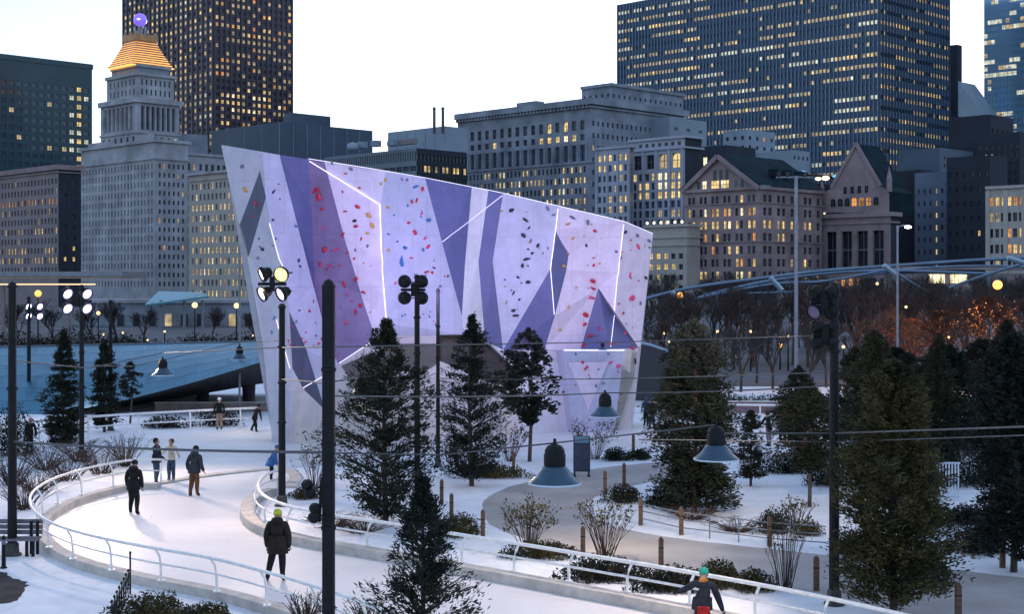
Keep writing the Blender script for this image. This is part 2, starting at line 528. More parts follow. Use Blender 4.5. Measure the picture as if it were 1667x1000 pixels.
WLIGHT = mat('wall_panel_white', (0.66, 0.64, 0.66), 0.6, noise=0.05, nscale=0.8, bump=0.06, bscale=30)
WPINK = mat('wall_panel_pale_pink', (0.72, 0.61, 0.70), 0.6, noise=0.05, nscale=0.8, bump=0.06, bscale=30)
WBLUE = mat('wall_panel_pale_blue', (0.50, 0.49, 0.60), 0.6, noise=0.05, nscale=0.8, bump=0.06, bscale=30)
WDARK = mat('wall_panel_slate', (0.12, 0.125, 0.27), 0.6, noise=0.08, nscale=0.8, bump=0.06, bscale=30)
WSLATE = mat('wall_panel_dark_grey', (0.085, 0.09, 0.14), 0.6, noise=0.08, nscale=0.8, bump=0.06, bscale=30)
WPURP = mat('wall_panel_purple', (0.21, 0.15, 0.27), 0.6, noise=0.1, nscale=0.8, bump=0.06, bscale=30)
WGREY = mat('wall_panel_grey', (0.54, 0.51, 0.58), 0.6, noise=0.06, nscale=0.8, bump=0.06, bscale=30)
WWARMLIT = mat('wall_panel_warm_lit', (0.62, 0.56, 0.53), 0.6, noise=0.06, nscale=0.8, bump=0.06, bscale=30)  # white panels at the foot; floodlights' warm cast put into the colour
WTAN = mat('wall_panel_tan', (0.36, 0.31, 0.27), 0.6, noise=0.08, nscale=0.8)
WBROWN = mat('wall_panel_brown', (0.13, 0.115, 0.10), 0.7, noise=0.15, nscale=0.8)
LED = mat('led_strip', (0.9, 0.88, 1.0), 0.5, emit=(0.95, 0.88, 1.0), estr=1.25)

for m_ in (WLIGHT, WPINK, WBLUE, WDARK, WPURP, WGREY, WWARMLIT, WTAN, WSLATE):
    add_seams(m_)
wall_root = thing('climbing_wall', 'tall faceted outdoor climbing wall in lavender and slate panels with coloured holds', 'climbing wall', (_L.x, _L.y, 0))
bvh_v, bvh_f = [], []
def plate(keys, material, extra=0.0, thick=0.3, label=None):
    front = [WV(k, extra) for k in keys]
    bm = bmesh.new()
    org = Vector(wall_root['_org'])
    fv = [bm.verts.new(p - org) for p in front]
    back = []
    for p in front:
        dirv = (p - Vector((0, 0, CH))); dirv.z = 0
        back.append(bm.verts.new(p + Vector((_pn.x, _pn.y, 0)) * (-thick if _pn.y < 0 else thick) - org))
    f = bm.faces.new(fv)
    n = len(fv)
    for i in range(n):
        j = (i + 1) % n
        bm.faces.new((fv[j], fv[i], back[i], back[j]))
    tri = []
    px2 = [Vector((*(RELIEF[k] if isinstance(k, str) else k)[:2], 0)) for k in keys]
    bm.faces.remove(f)
    for t3 in tessellate_polygon([px2]):
        tri.append(bm.faces.new([fv[i] for i in t3]))
    b = len(bvh_v)
    bvh_v.extend([tuple(p) for p in front])
    idx = {v: i for i, v in enumerate(fv)}
    for t in tri:
        bvh_f.append(tuple(b + idx[v] for v in t.verts))
    bmesh.ops.recalc_face_normals(bm, faces=bm.faces)
    me = bpy.data.meshes.new('panel')
    bm.to_mesh(me); bm.free()
    me.materials.append(material)
    o = link('panel', me, wall_root)
    if label:
        o['label'] = label
    return o

plate(['TL', 'T1', 'a1', 'D1', 'L0'], WGREY)
plate(['D1', 'a1', 'L1', 'L0'], WSLATE)
plate(['a1', 'a2', 'a3', 'a4', 'a5', 'a6', 'L3', 'L2', 'L1'], WGREY)
plate(['T1', 'T2', 'b1', 'b2', 'b3', 'b4', 'b5', 'n1', 'a4', 'a3', 'a2', 'a1'], WBLUE)
plate(['a4', 'n1', 'b5', 'b7', 'a5'], WSLATE)
plate(['a5', 'b7', 'b5', 'b6', 'a6'], WWARMLIT)
plate(['T2', 'T3', 'c1', 'c2', 'c3', 'b3', 'b2', 'b1'], WDARK)
plate(['T3', 'T4', 'd1', 'd2', 'd3', 'b4', 'b3', 'c3', 'c2', 'c1'], WPURP)
plate(['T4', 'T5', 'T6', 'S1b', 'S1c', 'S1d', 'd3', 'd2', 'd1'], WPINK)
plate(['T6', 'T7', 'f1', 'f2', 'f3', 'f4', 'e2', 'e1', 'S1d', 'S1c', 'S1b'], WBLUE)
plate(['T7', 'T8', 'g1', 'f3', 'f2', 'f1'], WDARK)
plate(['T8', 'T9', 'h1', 'h2', 'f4', 'f3', 'g1'], WLIGHT)
plate(['T9', 'T10', 'i1', 'i2', 'h2', 'h1'], WDARK)
plate(['T10', 'T11', 'k1', 'k2', 'k3', 'i2', 'i1'], WBLUE)
plate(['k1', 'k6', 'k7', 'k8', 'k4', 'k5', 'i2', 'k3', 'k2'], WDARK)
plate(['T11', 'T12', 'l1', 'l2', 'l4', 'l5', 'o1', 'k5', 'k4', 'k8', 'k7', 'k6', 'k1'], WPINK)
plate(['l4', 'l2', 'm1', 'l3', 'l5'], WDARK)
plate(['T12', 'TR', 'R1', 'R2', 'm1', 'l2', 'l1'], WPINK)
plate(['b4', 'd3', 'S1d', 'e1', 'e2', 'q1', 'q2', 'q3', 'z2', 'z1', 'b6', 'b5'], WWARMLIT)
plate(['q3', 'q4', 'i2', 'k5', 'o1', 'o4', 'z2'], WLIGHT)
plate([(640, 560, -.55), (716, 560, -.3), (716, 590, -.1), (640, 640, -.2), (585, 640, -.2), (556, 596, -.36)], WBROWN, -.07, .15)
plate(['f4', 'h2', 'i2', 'q4', 'q5', 'q6'], WLIGHT)
plate(['l5', 'l3', 'm1', 'R3', 'R4', 'o3', 'o4', 'o1'], WWARMLIT)
plate([(1018, 572, .25), (1038, 573, .3), (1033, 612, .3), (1005, 700, .1), (994, 694, .1)], WTAN, -0.09, 0.12)
# recessed hollow under the overhang
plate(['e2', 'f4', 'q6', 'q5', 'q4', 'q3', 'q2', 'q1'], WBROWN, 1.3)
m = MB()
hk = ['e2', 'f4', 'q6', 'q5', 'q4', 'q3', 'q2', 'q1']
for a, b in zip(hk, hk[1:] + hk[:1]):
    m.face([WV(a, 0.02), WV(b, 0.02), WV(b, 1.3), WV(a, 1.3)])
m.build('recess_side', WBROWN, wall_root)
# projecting box volume low on the right
plate([(918, 571, -.9), (1016, 571, -.7), (1000, 704, -.3), (932, 710, -.4)], WBLUE, 0, 0.9)
plate([(925, 590, -1.0), (990, 590, -.95), (958, 668, -.55)], WPINK, 0.03, 0.1)

# body behind the panels
outline = ['TL', 'T1', 'T2', 'T3', 'T4', 'T5', 'T6', 'T7', 'T8', 'T9', 'T10', 'T11', 'T12', 'TR', 'R1', 'R2', 'R3', 'R4', 'o3', 'o4', 'z2', 'z1', 'b6', 'a6', 'L3', 'L2', 'L1']
bm = bmesh.new()
org = Vector(wall_root['_org'])
fr = [bm.verts.new(WV(k, 1.75) + Vector((0, 0, -0.03 if k[0] == 'T' else 0)) - org) for k in outline]
bk = [bm.verts.new(WV(k, 0) + Vector((0, 3.4, -0.05)) - org) for k in outline]
bmesh.ops.triangulate(bm, faces=[bm.faces.new(fr), bm.faces.new(list(reversed(bk)))], ngon_method='EAR_CLIP')
for i in range(len(fr)):
    j = (i + 1) % len(fr)
    bm.faces.new((fr[j], fr[i], bk[i], bk[j]))
bmesh.ops.recalc_face_normals(bm, faces=bm.faces)
me = bpy.data.meshes.new('core'); bm.to_mesh(me); bm.free()
me.materials.append(WGREY)
core = link('core', me, wall_root)

# light lines along the folds
WBVH = BVHTree.FromPolygons([Vector(v) for v in bvh_v], bvh_f)
CAMP = Vector((0, 0, CH))
def on_wall(px, py):
    dv = (P(px, py, 10) - CAMP).normalized()
    loc, nrm, idx, dist = WBVH.ray_cast(CAMP, dv)
    if loc is None:
        return None, None
    if nrm.dot(dv) > 0:
        nrm = -nrm
    return loc, nrm
def light_line(pts, rad=0.015, material=None):
    q = []
    for a, b in zip(pts, pts[1:]):
        for k in range(6):
            q.append((a[0] + (b[0] - a[0]) * k / 6, a[1] + (b[1] - a[1]) * k / 6))
    q.append(pts[-1])
    pp = []
    for x, y in q:
        loc, nrm = on_wall(x, y)
        if loc is not None:
            pp.append(loc + nrm * 0.05)
    m = MB(); m.tube(pp, rad, 5)
    m.build('light_strip', material or LED, wall_root)
light_line([(504, 262), (619, 333), (622, 424), (630, 526)], 0.019)
light_line([(440, 363), (459, 433)])
light_line([(719, 394), (818, 318)], .019, mat('led_strip_dim', (.8, .76, .95), .5, emit=(0.80, 0.72, 1.0), estr=.55))
light_line([(908, 340), (904, 375), (896, 438), (902, 512)])
light_line([(1015, 365), (1006, 443), (1000, 505), (993, 565)], 0.013)
light_line([(552, 593), (612, 553), (640, 545)])
light_line([(492, 632), (526, 613)])
light_line([(451, 520), (473, 600)], 0.014)
m = MB()
m.tube([WV(k, 0.1) + Vector((0, 0, 0.02)) for k in ['T3', 'T4', 'T5', 'T6', 'T7', 'T8', 'T9', 'T10', 'T11', 'T12', 'TR']], 0.012, 5)
m.build('coping_light', LED, wall_root)
m = MB()
m.tube([WV((918, 571, -.9)) + Vector((0, 0, .02)), WV((1016, 571, -.7)) + Vector((0, 0, .02))], 0.03, 5)
m.build('light_strip', LED, wall_root)

# holds: small bolted lumps, shared lumpy meshes
def lump(name, material, sx, sy, seed):
    r2 = random.Random(seed)
    bm = bmesh.new()
    bmesh.ops.create_icosphere(bm, subdivisions=1, radius=1.0)
    for v in bm.verts:
        k = 1 + r2.uniform(-.3, .25)
        v.co = Vector((v.co.x * sx * k, v.co.y * sy * k, v.co.z * 0.85 * k))
    me = bpy.data.meshes.new(name); bm.to_mesh(me); bm.free()
    me.materials.append(material)
    return me
HC = {'red': (0.50, 0.02, 0.05), 'pink': (0.62, 0.06, 0.16), 'blue': (0.03, 0.16, 0.36), 'yellow': (0.55, 0.30, 0.06), 'black': (0.02, 0.02, 0.04), 'grey': (0.14, 0.14, 0.2)}
HMESH = {}
for cn, cc in HC.items():
    hm = mat('hold_' + cn, cc, 0.5, noise=0.1)
    HMESH[cn] = [lump('climbing_hold', hm, 1.0, 0.7, 1), lump('climbing_hold', hm, 0.75, 1.15, 2), lump('climbing_hold', hm, 1.25, 0.55, 3)]
def hold(px, py, cn, size_px):
    loc, nrm = on_wall(px, py)
    if loc is None:
        return
    o = link('climbing_hold', rng.choice(HMESH[cn]), wall_root)
    s = size_px * loc.y / F / 2
    q = nrm.to_track_quat('Z', 'Y').to_matrix().to_4x4()
    o.matrix_local = Matrix.Translation(loc + nrm * 0.02 - Vector(wall_root['_org'])) @ q @ Matrix.Rotation(rng.uniform(0, 6.28), 4, 'Z') @ Matrix.Scale(s, 4)
HOLDS = [
 (516, 308, 'red', 11), (520, 320, 'red', 13), (524, 340, 'red', 7), (511, 312, 'red', 7), (527, 372, 'pink', 6), (528, 406, 'red', 12), (546, 408, 'pink', 6), (522, 430, 'red', 8), (536, 432, 'pink', 8), (558, 382, 'red', 8), (560, 463, 'red', 9),
 (562, 344, 'red', 6), (558, 312, 'red', 5), (582, 336, 'red', 9), (577, 359, 'black', 8), (579, 368, 'red', 8), (588, 389, 'red', 6), (578, 407, 'grey', 6), (577, 421, 'red', 5), (580, 454, 'red', 9), (592, 476, 'red', 8), (587, 497, 'red', 9), (579, 508, 'red', 9), (563, 526, 'pink', 8), (540, 265, 'grey', 7), (571, 276, 'grey', 7), (562, 283, 'red', 5), (585, 306, 'red', 5),
 (600, 350, 'yellow', 10), (606, 368, 'yellow', 11), (627, 293, 'yellow', 7), (631, 338, 'yellow', 6), (632, 407, 'yellow', 6), (598, 380, 'yellow', 6), (620, 300, 'yellow', 5),
 (676, 304, 'blue', 9), (687, 308, 'red', 8), (670, 328, 'red', 6), (678, 326, 'red', 7), (663, 335, 'blue', 5), (686, 348, 'pink', 6), (697, 358, 'blue', 9), (665, 363, 'red', 6), (675, 378, 'red', 9), (692, 388, 'pink', 6), (659, 404, 'blue', 9), (697, 402, 'red', 9), (688, 407, 'blue', 7), (653, 426, 'blue', 14), (669, 420, 'pink', 6), (632, 381, 'blue', 5), (641, 350, 'blue', 4), (694, 443, 'red', 8), (703, 444, 'red', 6), (706, 436, 'black', 6), (654, 292, 'grey', 5), (662, 293, 'grey', 6), (729, 450, 'black', 5), (716, 466, 'grey', 6),
 (395, 271, 'grey', 9), (400, 309, 'yellow', 10), (417, 331, 'red', 8), (412, 352, 'red', 5), (445, 312, 'black', 7), (444, 358, 'black', 5), (428, 406, 'black', 8), (481, 368, 'blue', 7), (486, 424, 'black', 7), (488, 434, 'black', 5), (447, 518, 'blue', 6), (443, 541, 'blue', 5), (474, 250, 'grey', 8), (420, 420, 'grey', 6),
 (832, 342, 'black', 10), (855, 358, 'black', 9), (861, 371, 'black', 6), (852, 383, 'black', 9), (864, 392, 'grey', 6), (875, 400, 'black', 8), (866, 412, 'black', 6), (857, 422, 'black', 10), (850, 433, 'black', 8), (843, 451, 'black', 6), (859, 459, 'black', 9), (836, 477, 'black', 6), (845, 488, 'black', 5), (836, 506, 'black', 8), (840, 514, 'black', 9), (816, 343, 'yellow', 6), (824, 492, 'yellow', 5),
 (891, 340, 'grey', 8), (901, 350, 'grey', 7), (892, 404, 'grey', 4), (924, 365, 'yellow', 8), (932, 388, 'yellow', 6), (931, 354, 'grey', 9), (957, 362, 'grey', 10), (968, 376, 'red', 7), (954, 400, 'black', 6), (966, 420, 'red', 5), (966, 432, 'red', 6), (924, 413, 'yellow', 6), (917, 433, 'yellow', 8), (965, 457, 'red', 10), (965, 470, 'red', 9), (963, 485, 'pink', 11), (953, 512, 'red', 11), (951, 528, 'red', 8), (961, 547, 'red', 10), (949, 562, 'red', 7), (925, 500, 'yellow', 6), (938, 468, 'yellow', 5), (911, 537, 'yellow', 6),
 (1018, 378, 'black', 7), (1037, 384, 'grey', 8), (1056, 392, 'grey', 8), (1038, 401, 'pink', 9), (1057, 403, 'black', 5), (1010, 420, 'black', 5), (1003, 410, 'grey', 6), (1025, 448, 'pink', 7), (1028, 485, 'pink', 13), (1051, 452, 'black', 7), (1007, 495, 'red', 5), (1014, 510, 'red', 6), (1017, 542, 'pink', 7), (1028, 567, 'red', 9), (1042, 494, 'grey', 6), (995, 560, 'red', 8), (948, 590, 'red', 6), (954, 599, 'red', 8), (994, 590, 'pink', 7), (1006, 596, 'pink', 9), (1034, 588, 'black', 8), (937, 576, 'grey', 5),
]
for hx, hy, hc, hs_ in HOLDS:
    hold(hx, hy, hc, hs_ * 1.08)
def scatter(n, box, cols, smin, smax, seed):
    r2 = random.Random(seed)
    for _ in range(n):
        hold(r2.uniform(box[0], box[2]), r2.uniform(box[1], box[3]), r2.choice(cols), r2.uniform(smin, smax))
scatter(26, (515, 390, 605, 590), ['red', 'pink', 'red', 'grey', 'yellow'], 3, 6, 11)
scatter(16, (470, 480, 520, 600), ['pink', 'red', 'grey'], 3, 6, 12)
scatter(20, (630, 290, 735, 540), ['pink', 'blue', 'grey', 'blue'], 3, 5.5, 13)
scatter(12, (815, 340, 885, 520), ['black', 'grey', 'yellow'], 2.5, 5, 14)
scatter(20, (905, 350, 1050, 560), ['pink', 'red', 'yellow', 'grey'], 2.5, 5.5, 15)
scatter(12, (920, 575, 1030, 660), ['pink', 'grey', 'red'], 3, 5.5, 16)
scatter(8, (380, 260, 460, 420), ['grey', 'blue', 'black'], 3, 5, 17)
# ------------------------------------------------------------------ the city behind: street grid turned 45 degrees to the view
q2 = math.sqrt(0.5)
UL, NL = Vector((-q2, q2, 0)), Vector((-q2, -q2, 0))      # left-hand (east) faces
UR, NR = Vector((q2, q2, 0)), Vector((q2, -q2, 0))        # right-hand (north) faces
ZV = Vector((0, 0, 1))

def glass(name, col, e, s):
    """window pane that gives off light unevenly, as furnished rooms do"""
    m = mat(name, col, 0.15, spec=0.5, emit=e, estr=s)
    t = m.node_tree
    b = t.nodes['Principled BSDF']
    tc = t.nodes.new('ShaderNodeTexCoord')
    geo = t.nodes.new('ShaderNodeNewGeometry')
    n = t.nodes.new('ShaderNodeTexNoise')
    n.inputs['Scale'].default_value = 0.45
    n.inputs['Detail'].default_value = 3
    t.links.new(geo.outputs['Position'], n.inputs['Vector'])
    mr = t.nodes.new('ShaderNodeMapRange')
    mr.inputs[1].default_value = 0.3; mr.inputs[2].default_value = 0.7
    mr.inputs[3].default_value = 0.25 * s * EK; mr.inputs[4].default_value = 1.5 * s * EK
    t.links.new(n.outputs[0], mr.inputs[0])
    t.links.new(mr.outputs[0], b.inputs['Emission Strength'])
    m.cycles.emission_sampling = 'NONE'
    return m
W_DARK = mat('window_dark', (0.012, 0.018, 0.028), 0.12, spec=0.6)
W_BLUE = mat('window_blue', (0.03, 0.06, 0.10), 0.08, spec=0.8)
W_WARM = glass('window_warm', (0.3, 0.2, 0.1), (1.0, 0.70, 0.26), 0.95)
W_BRIGHT = glass('window_bright', (0.3, 0.2, 0.1), (1.0, 0.86, 0.52), 1.5)
W_DIM = glass('window_dim', (0.2, 0.14, 0.08), (1.0, 0.76, 0.42), 0.46)
W_ORANGE = glass('window_orange', (0.2, 0.1, 0.05), (1.0, 0.42, 0.10), 0.8)
W_COOL = glass('window_cool', (0.2, 0.2, 0.18), (0.95, 0.95, 0.72), 0.7)
W_FRAME = mat('window_frame', (0.10, 0.10, 0.11), 0.6)
W_SKY = mat('window_sky', (0.24, 0.45, 0.64), 0.15, metal=0.7, noise=.12, nscale=.05)
WM = {'s': W_SKY, 'd': W_DARK, 'b': W_BLUE, 'w': W_WARM, 'B': W_BRIGHT, 'i': W_DIM, 'o': W_ORANGE, 'c': W_COOL}
WMESH = {}
def win_mesh(key, arch=False):
    k = (key, arch)
    if k not in WMESH:
        m = MB()
        if arch:
            pts = [(-.5, 0, -.5), (.5, 0, -.5), (.5, 0, .25)] + [(.5 * math.cos(a), 0, .25 + .25 * math.sin(a)) for a in (PI * .25, PI * .5, PI * .75)] + [(-.5, 0, .25)]
            m.face(pts, 0)
        else:
            m.face([(-.5, 0, -.5), (.5, 0, -.5), (.5, 0, .5), (-.5, 0, .5)], 0)
        m.box((0, -.05, .02), (1.0, .12, .045), None, 1)
        m.box((0, -.05, 0), (.07, .10, 1.0), None, 1)
        WMESH[k] = m.mesh('window', [WM[key], W_FRAME])
    return WMESH[k]

def litpick(r, p, kinds='wwBio'):
    return r.choice(kinds) if r.random() < p else 'd'

class Bld:
    def __init__(s, name, label, pc, d, ytop, pl, pr, wall, roofm=None, base=0.0, cat='building', root=None, z0=0.0, bare=False):
        s.wall = wall
        s.c = P(pc, CY, d); s.c.z = z0
        s.d = d
        s.ppm = F / d
        s.z1 = CH + (CY - ytop) / F * d
        s.z0 = z0
        k = (pl - CX) / F
        s.LL = (s.c.x - k * s.c.y) / (q2 * (1 + k))
        k = (pr - CX) / F
        s.LR = (k * s.c.y - s.c.x) / (q2 * (1 - k))
        s.root = root if root else thing(name, label, cat, s.c)
        s.r = random.Random(hash(name + label) % 1000 if False else sum(ord(ch) for ch in label))
        if root is None or not bare:
            m = MB()
            a = s.c; b = a + UL * s.LL; e = a + UR * s.LR; f = b + UR * s.LR
            up = Vector((0, 0, s.z1 - z0))
            m.face([a + up, e + up, f + up, b + up])
            m.face([b, f, f + up, b + up]); m.face([f, e, e + up, f + up])
            m.build('roof', roofm or wall, s.root)
    def yz(s, py):
        return CH + (CY - py) / F * s.d
    def face(s, side, cols, rows, ytop, ybot, ww=.5, wh=.6, rec=.35, p=.2, kinds='wwBio', single=True, lit=None, x0=0.0, x1=1.0, ml=0.0, arch=False, dark='d', wall=None, build_wall=True, top=None, bot=None, pair=False, name='wall'):
        """one wall with recessed window openings; ytop/ybot are photo rows at the near corner"""
        U, N = (UL, NL) if side == 'L' else (UR, NR)
        L = s.LL if side == 'L' else s.LR
        zt, zb = s.yz(ytop), s.yz(ybot)
        zlo = s.z0 if bot is None else s.yz(bot)
        zhi = s.z1 if top is None else s.yz(top)
        m = MB()
        dk, lk = MB(), {}
        O = s.c.copy(); O.z = 0
        def pt(u, z, r_=0.0):
            return O + U * u + ZV * z - N * r_
        def q(u0, u1, z0, z1):
            if u1 - u0 > 1e-4 and z1 - z0 > 1e-4:
                m.face([pt(u0, z0), pt(u1, z0), pt(u1, z1), pt(u0, z1)])
        ua, ub = L * x0 + ml * L, L * x1 - ml * L
        q(0 if x0 == 0 else L * x0, L * x1, zlo, zb); q(L * x0, L * x1, zt, zhi)
        q(L * x0, ua, zb, zt); q(ub, L * x1, zb, zt)
        cw, rh = (ub - ua) / cols, (zt - zb) / rows
        n_single = 0
        for j in range(rows):
            zz0 = zb + j * rh
            for i in range(cols):
                u0 = ua + i * cw
                a, b = u0 + cw * (1 - ww) / 2, u0 + cw * (1 + ww) / 2
                if pair:
                    sh = cw * 0.13 * (1 if i % 2 == 0 else -1)
                    a += sh; b += sh
                c, e = zz0 + rh * (1 - wh) / 2, zz0 + rh * (1 + wh) / 2
                q(u0, a, zz0, zz0 + rh); q(b, u0 + cw, zz0, zz0 + rh); q(a, b, zz0, c); q(a, b, e, zz0 + rh)
                for (p0, p1) in (((a, c), (b, c)), ((b, c), (b, e)), ((b, e), (a, e)), ((a, e), (a, c))):
                    m.face([pt(*p0), pt(*p1), pt(p1[0], p1[1], rec), pt(p0[0], p0[1], rec)])
                key = lit(i, rows - 1 - j, s.r) if lit else litpick(s.r, p, kinds)
                if key == 'd':
                    key = dark
                if single and n_single < 300:
                    n_single += 1
                    o = link('window', win_mesh(key, arch), s.root)
                    o.location = pt((a + b) / 2, (c + e) / 2, rec - .02) - Vector(s.root['_org'])
                    o.rotation_euler = (0, 0, R(45) if side == 'R' else R(-45))
                    o.scale = (b - a, 1.0, e - c)
                else:
                    lk.setdefault(key, MB()).face([pt(a, c, rec - .02), pt(b, c, rec - .02), pt(b, e, rec - .02), pt(a, e, rec - .02)])
        if build_wall:
            m.build(name, wall or s.wall, s.root)
        if lk:
            mm = MB(); ms = []
            for k_, g_ in lk.items():
                mm.raw(g_.v, g_.f, len(ms)); ms.append(WM[k_])
            mm.build('window_field', ms, s.root, kind='stuff')
    def plain(s, side, wall=None, zlo=None, zhi=None, name='wall'):
        U = UL if side == 'L' else UR
        L = s.LL if side == 'L' else s.LR
        m = MB(); O = s.c.copy(); O.z = 0
        a, b = s.z0 if zlo is None else zlo, s.z1 if zhi is None else zhi
        m.face([O + ZV * a, O + U * L + ZV * a, O + U * L + ZV * b, O + ZV * b])
        m.build(name, wall or s.wall, s.root)
    def band(s, yt, yb, proj, material=None, name='cornice', sides='LR'):
        """projecting course round the two street faces"""
        zt, zb = s.yz(yt), s.yz(yb)
        m = MB(); O = s.c.copy(); O.z = (zt + zb) / 2
        h = zt - zb
        if 'L' in sides:
            m.box(O + UL * (s.LL / 2) + NL * (proj / 2 - .05), (s.LL + 0.02, proj + .1, h), (UL, NL, ZV))
        if 'R' in sides:
            m.box(O + UR * (s.LR / 2) + NR * (proj / 2 - .04) , (s.LR + 2 * proj * ('L' in sides), proj + .08, h * 0.995), (UR, NR, ZV))
        m.build(name, material or s.wall, s.root)
    def fins(s, side, n, w_, proj, yt, yb, material, name='fins', ml=0.0, kind='stuff'):
        U, N = (UL, NL) if side == 'L' else (UR, NR)
        L = s.LL if side == 'L' else s.LR
        zt, zb = s.yz(yt), max(s.yz(yb), s.z0)
        m = MB(); O = s.c.copy(); O.z = (zt + zb) / 2
        ua, ub = L * ml, L * (1 - ml)
        for i in range(n + 1):
            m.box(O + U * (ua + (ub - ua) * i / n) + N * (proj / 2), (w_, proj, zt - zb), (U, N, ZV))
        m.build(name, material, s.root, kind=kind)
    def part_box(s, name, side, u, z, size, material, out=0.0, kind=None):
        U, N = (UL, NL) if side == 'L' else (UR, NR)
        m = MB(); O = s.c.copy(); O.z = 0
        m.box(O + U * u + ZV * z + N * out, size, (U, N, ZV))
        return m.build(name, material, s.root, kind=kind)

LIME = mat('limestone', (0.33, 0.335, 0.36), 0.85, noise=0.28, nscale=0.12, detail=8, bump=0.1, bscale=2)
LIMEG = mat('grey_limestone', (0.215, 0.24, 0.285), 0.85, noise=0.28, nscale=0.12, detail=8)
CREAM = mat('cream_terracotta', (0.38, 0.35, 0.32), 0.8, noise=0.12, nscale=0.1)
WHITET = mat('white_terracotta', (0.34, 0.36, 0.43), 0.75, noise=0.12, nscale=0.1)
REDST = mat('red_sandstone', (0.26, 0.195, 0.20), 0.85, noise=0.3, nscale=0.12, detail=8)
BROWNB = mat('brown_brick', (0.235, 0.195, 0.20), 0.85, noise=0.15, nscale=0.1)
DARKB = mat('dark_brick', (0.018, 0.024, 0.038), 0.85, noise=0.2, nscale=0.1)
TEAL = mat('teal_curtain_wall', (0.022, 0.06, 0.08), 0.35, spec=0.5, noise=0.2, nscale=0.05)
NAVY = mat('navy_metal_panel', (0.045, 0.075, 0.115), 0.5, noise=0.15, nscale=0.06)
BRONZE = mat('bronze_curtain_wall', (0.055, 0.040, 0.058), 0.45, noise=0.2, nscale=0.04)
STEELB = mat('blue_steel_curtain', (0.028, 0.058, 0.105), 0.4, noise=0.15, nscale=0.04)
ALU = mat('aluminium_fin', (0.13, 0.21, 0.31), 0.4, metal=0.3)
PALEM = mat('pale_metal_panel', (0.22, 0.28, 0.34), 0.6, noise=0.12, nscale=0.06)
GROOF = mat('green_slate_roof', (0.012, 0.026, 0.034), 0.9, spec=.08, noise=0.25, nscale=0.15, bump=0.2, bscale=2)
DGLASS = mat('blue_glass_wall', (0.20, 0.38, 0.56), 0.2, metal=0.6, noise=0.1, nscale=0.03)

def rowlit(rows_lit, p_in, p_out, kin='wwBw', kout='wid'):
    def f(i, j, r):
        if j in rows_lit:
            return r.choice(kin) if r.random() < p_in else 'd'
        return r.choice(kout) if r.random() < p_out else 'd'
    return f
def runlit(seed, rows, p_run, kin='iwwc', length=(4, 14), p_bg=0.03):
    """whole runs of neighbouring windows lit on one floor"""
    r0 = random.Random(seed)
    on = {}
    for j in range(rows):
        i = 0
        while i < 200:
            n = r0.randint(*length)
            if r0.random() < p_run:
                k = r0.choice(kin)
                for t in range(n):
                    if r0.random() < .85:
                        on[(i + t, j)] = k if r0.random() < .7 else r0.choice(kin)
            i += n
    return lambda i, j, r: on.get((i, j), 'i' if r.random() < p_bg else 'd')

# --- far left teal slab
b = Bld('office_tower', 'dark teal glass office block with square windows at the far left edge', -30, 640, 83, -120, 150, TEAL)
b.plain('L')
b.face('R', 14, 11, 122, 285, .62, .5, .5, lit=lambda i, j, r: ('w' if r.random() < .8 else 'c') if i == 12 else ('c' if (i in (11, 13) and r.random() < .35) else ('i' if r.random() < .03 else 'd')), dark='b', ml=.02)
b.band(84, 92, .4, TEAL, 'parapet')
# --- brown block low on the left
b = Bld('brick_building', 'brown stone block with orange lit window row, below the teal tower', 95, 450, 268, -25, 132, BROWNB)
b.face('L', 22, 10, 286, 448, .48, .58, .4, lit=lambda i, j, r: 'o' if (j == 2 and r.random() < .92) else ('w' if j in (5, 7, 8) and r.random() < .55 else ('i' if r.random() < .12 else ('b' if r.random() < .45 else 'd'))), ml=.01)
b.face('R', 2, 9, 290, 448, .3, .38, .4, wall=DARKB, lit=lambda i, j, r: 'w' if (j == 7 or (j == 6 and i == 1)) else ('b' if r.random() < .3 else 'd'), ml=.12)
b.band(268, 276, 1.0, REDST)
b.band(279, 281, .5, BROWNB, 'string_course')
# --- tall bronze tower
b = Bld('office_tower', 'tall dark bronze tower with many lit windows behind the stepped stone tower', 348, 900, -70, 199, 477, BRONZE)
b.face('L', 19, 27, -60, 250, .42, .5, .5, lit=lambda i, j, r: r.choice('iiwicwi') if r.random() < (.74 if j < 20 else .55) else 'd', ml=.01)
b.face('R', 15, 27, -60, 250, .5, .5, .5, lit=lambda i, j, r: (r.choice('wwB') if j in (18, 19, 20) and r.random() < .6 else r.choice('iiwio') if r.random() < .5 else 'd'), ml=.01)
b.fins('L', 19, .9, .5, -70, 250, BRONZE, ml=.01)
b.fins('R', 15, .9, .5, -70, 250, BRONZE, ml=.01)
# --- stepped stone tower with golden pyramid
b = Bld('stepped_tower', 'grey limestone tower with glowing stepped pyramid roof and blue beacon', 252, 560, 226, 132, 306, LIME)
root = b.root
b.face('L', 22, 14, 262, 470, .34, .62, .5, p=.02, kinds='ci', dark='d', ml=.015)
b.face('R', 6, 14, 262, 470, .42, .5, .5, p=.07, kinds='ioi', wall=LIME, ml=.08)
b.band(226, 231, 1.0); b.band(256, 259, .6, name='string_course')
b.part_box('gable_step', 'L', b.LL * .15, b.z1 + 1.2, (b.LL * .22, 1.0, 2.4), LIME, -.6)
b.part_box('gable_step', 'L', b.LL * .75, b.z1 + .8, (b.LL * .3, 1.0, 1.6), LIME, -.6)
wing = Bld('wing', '', 300, 590, 248, 262, 372, LIME, root=root)
wing.face('L', 3, 12, 270, 470, .35, .5, .4, p=.02); wing.face('R', 7, 12, 262, 470, .45, .62, .5, p=.04, kinds='io', ml=.03)
wing.band(248, 252, .8)
wing = Bld('wing', '', 262, 615, 214, 220, 338, LIMEG, root=root)
wing.plain('L'); wing.plain('R')
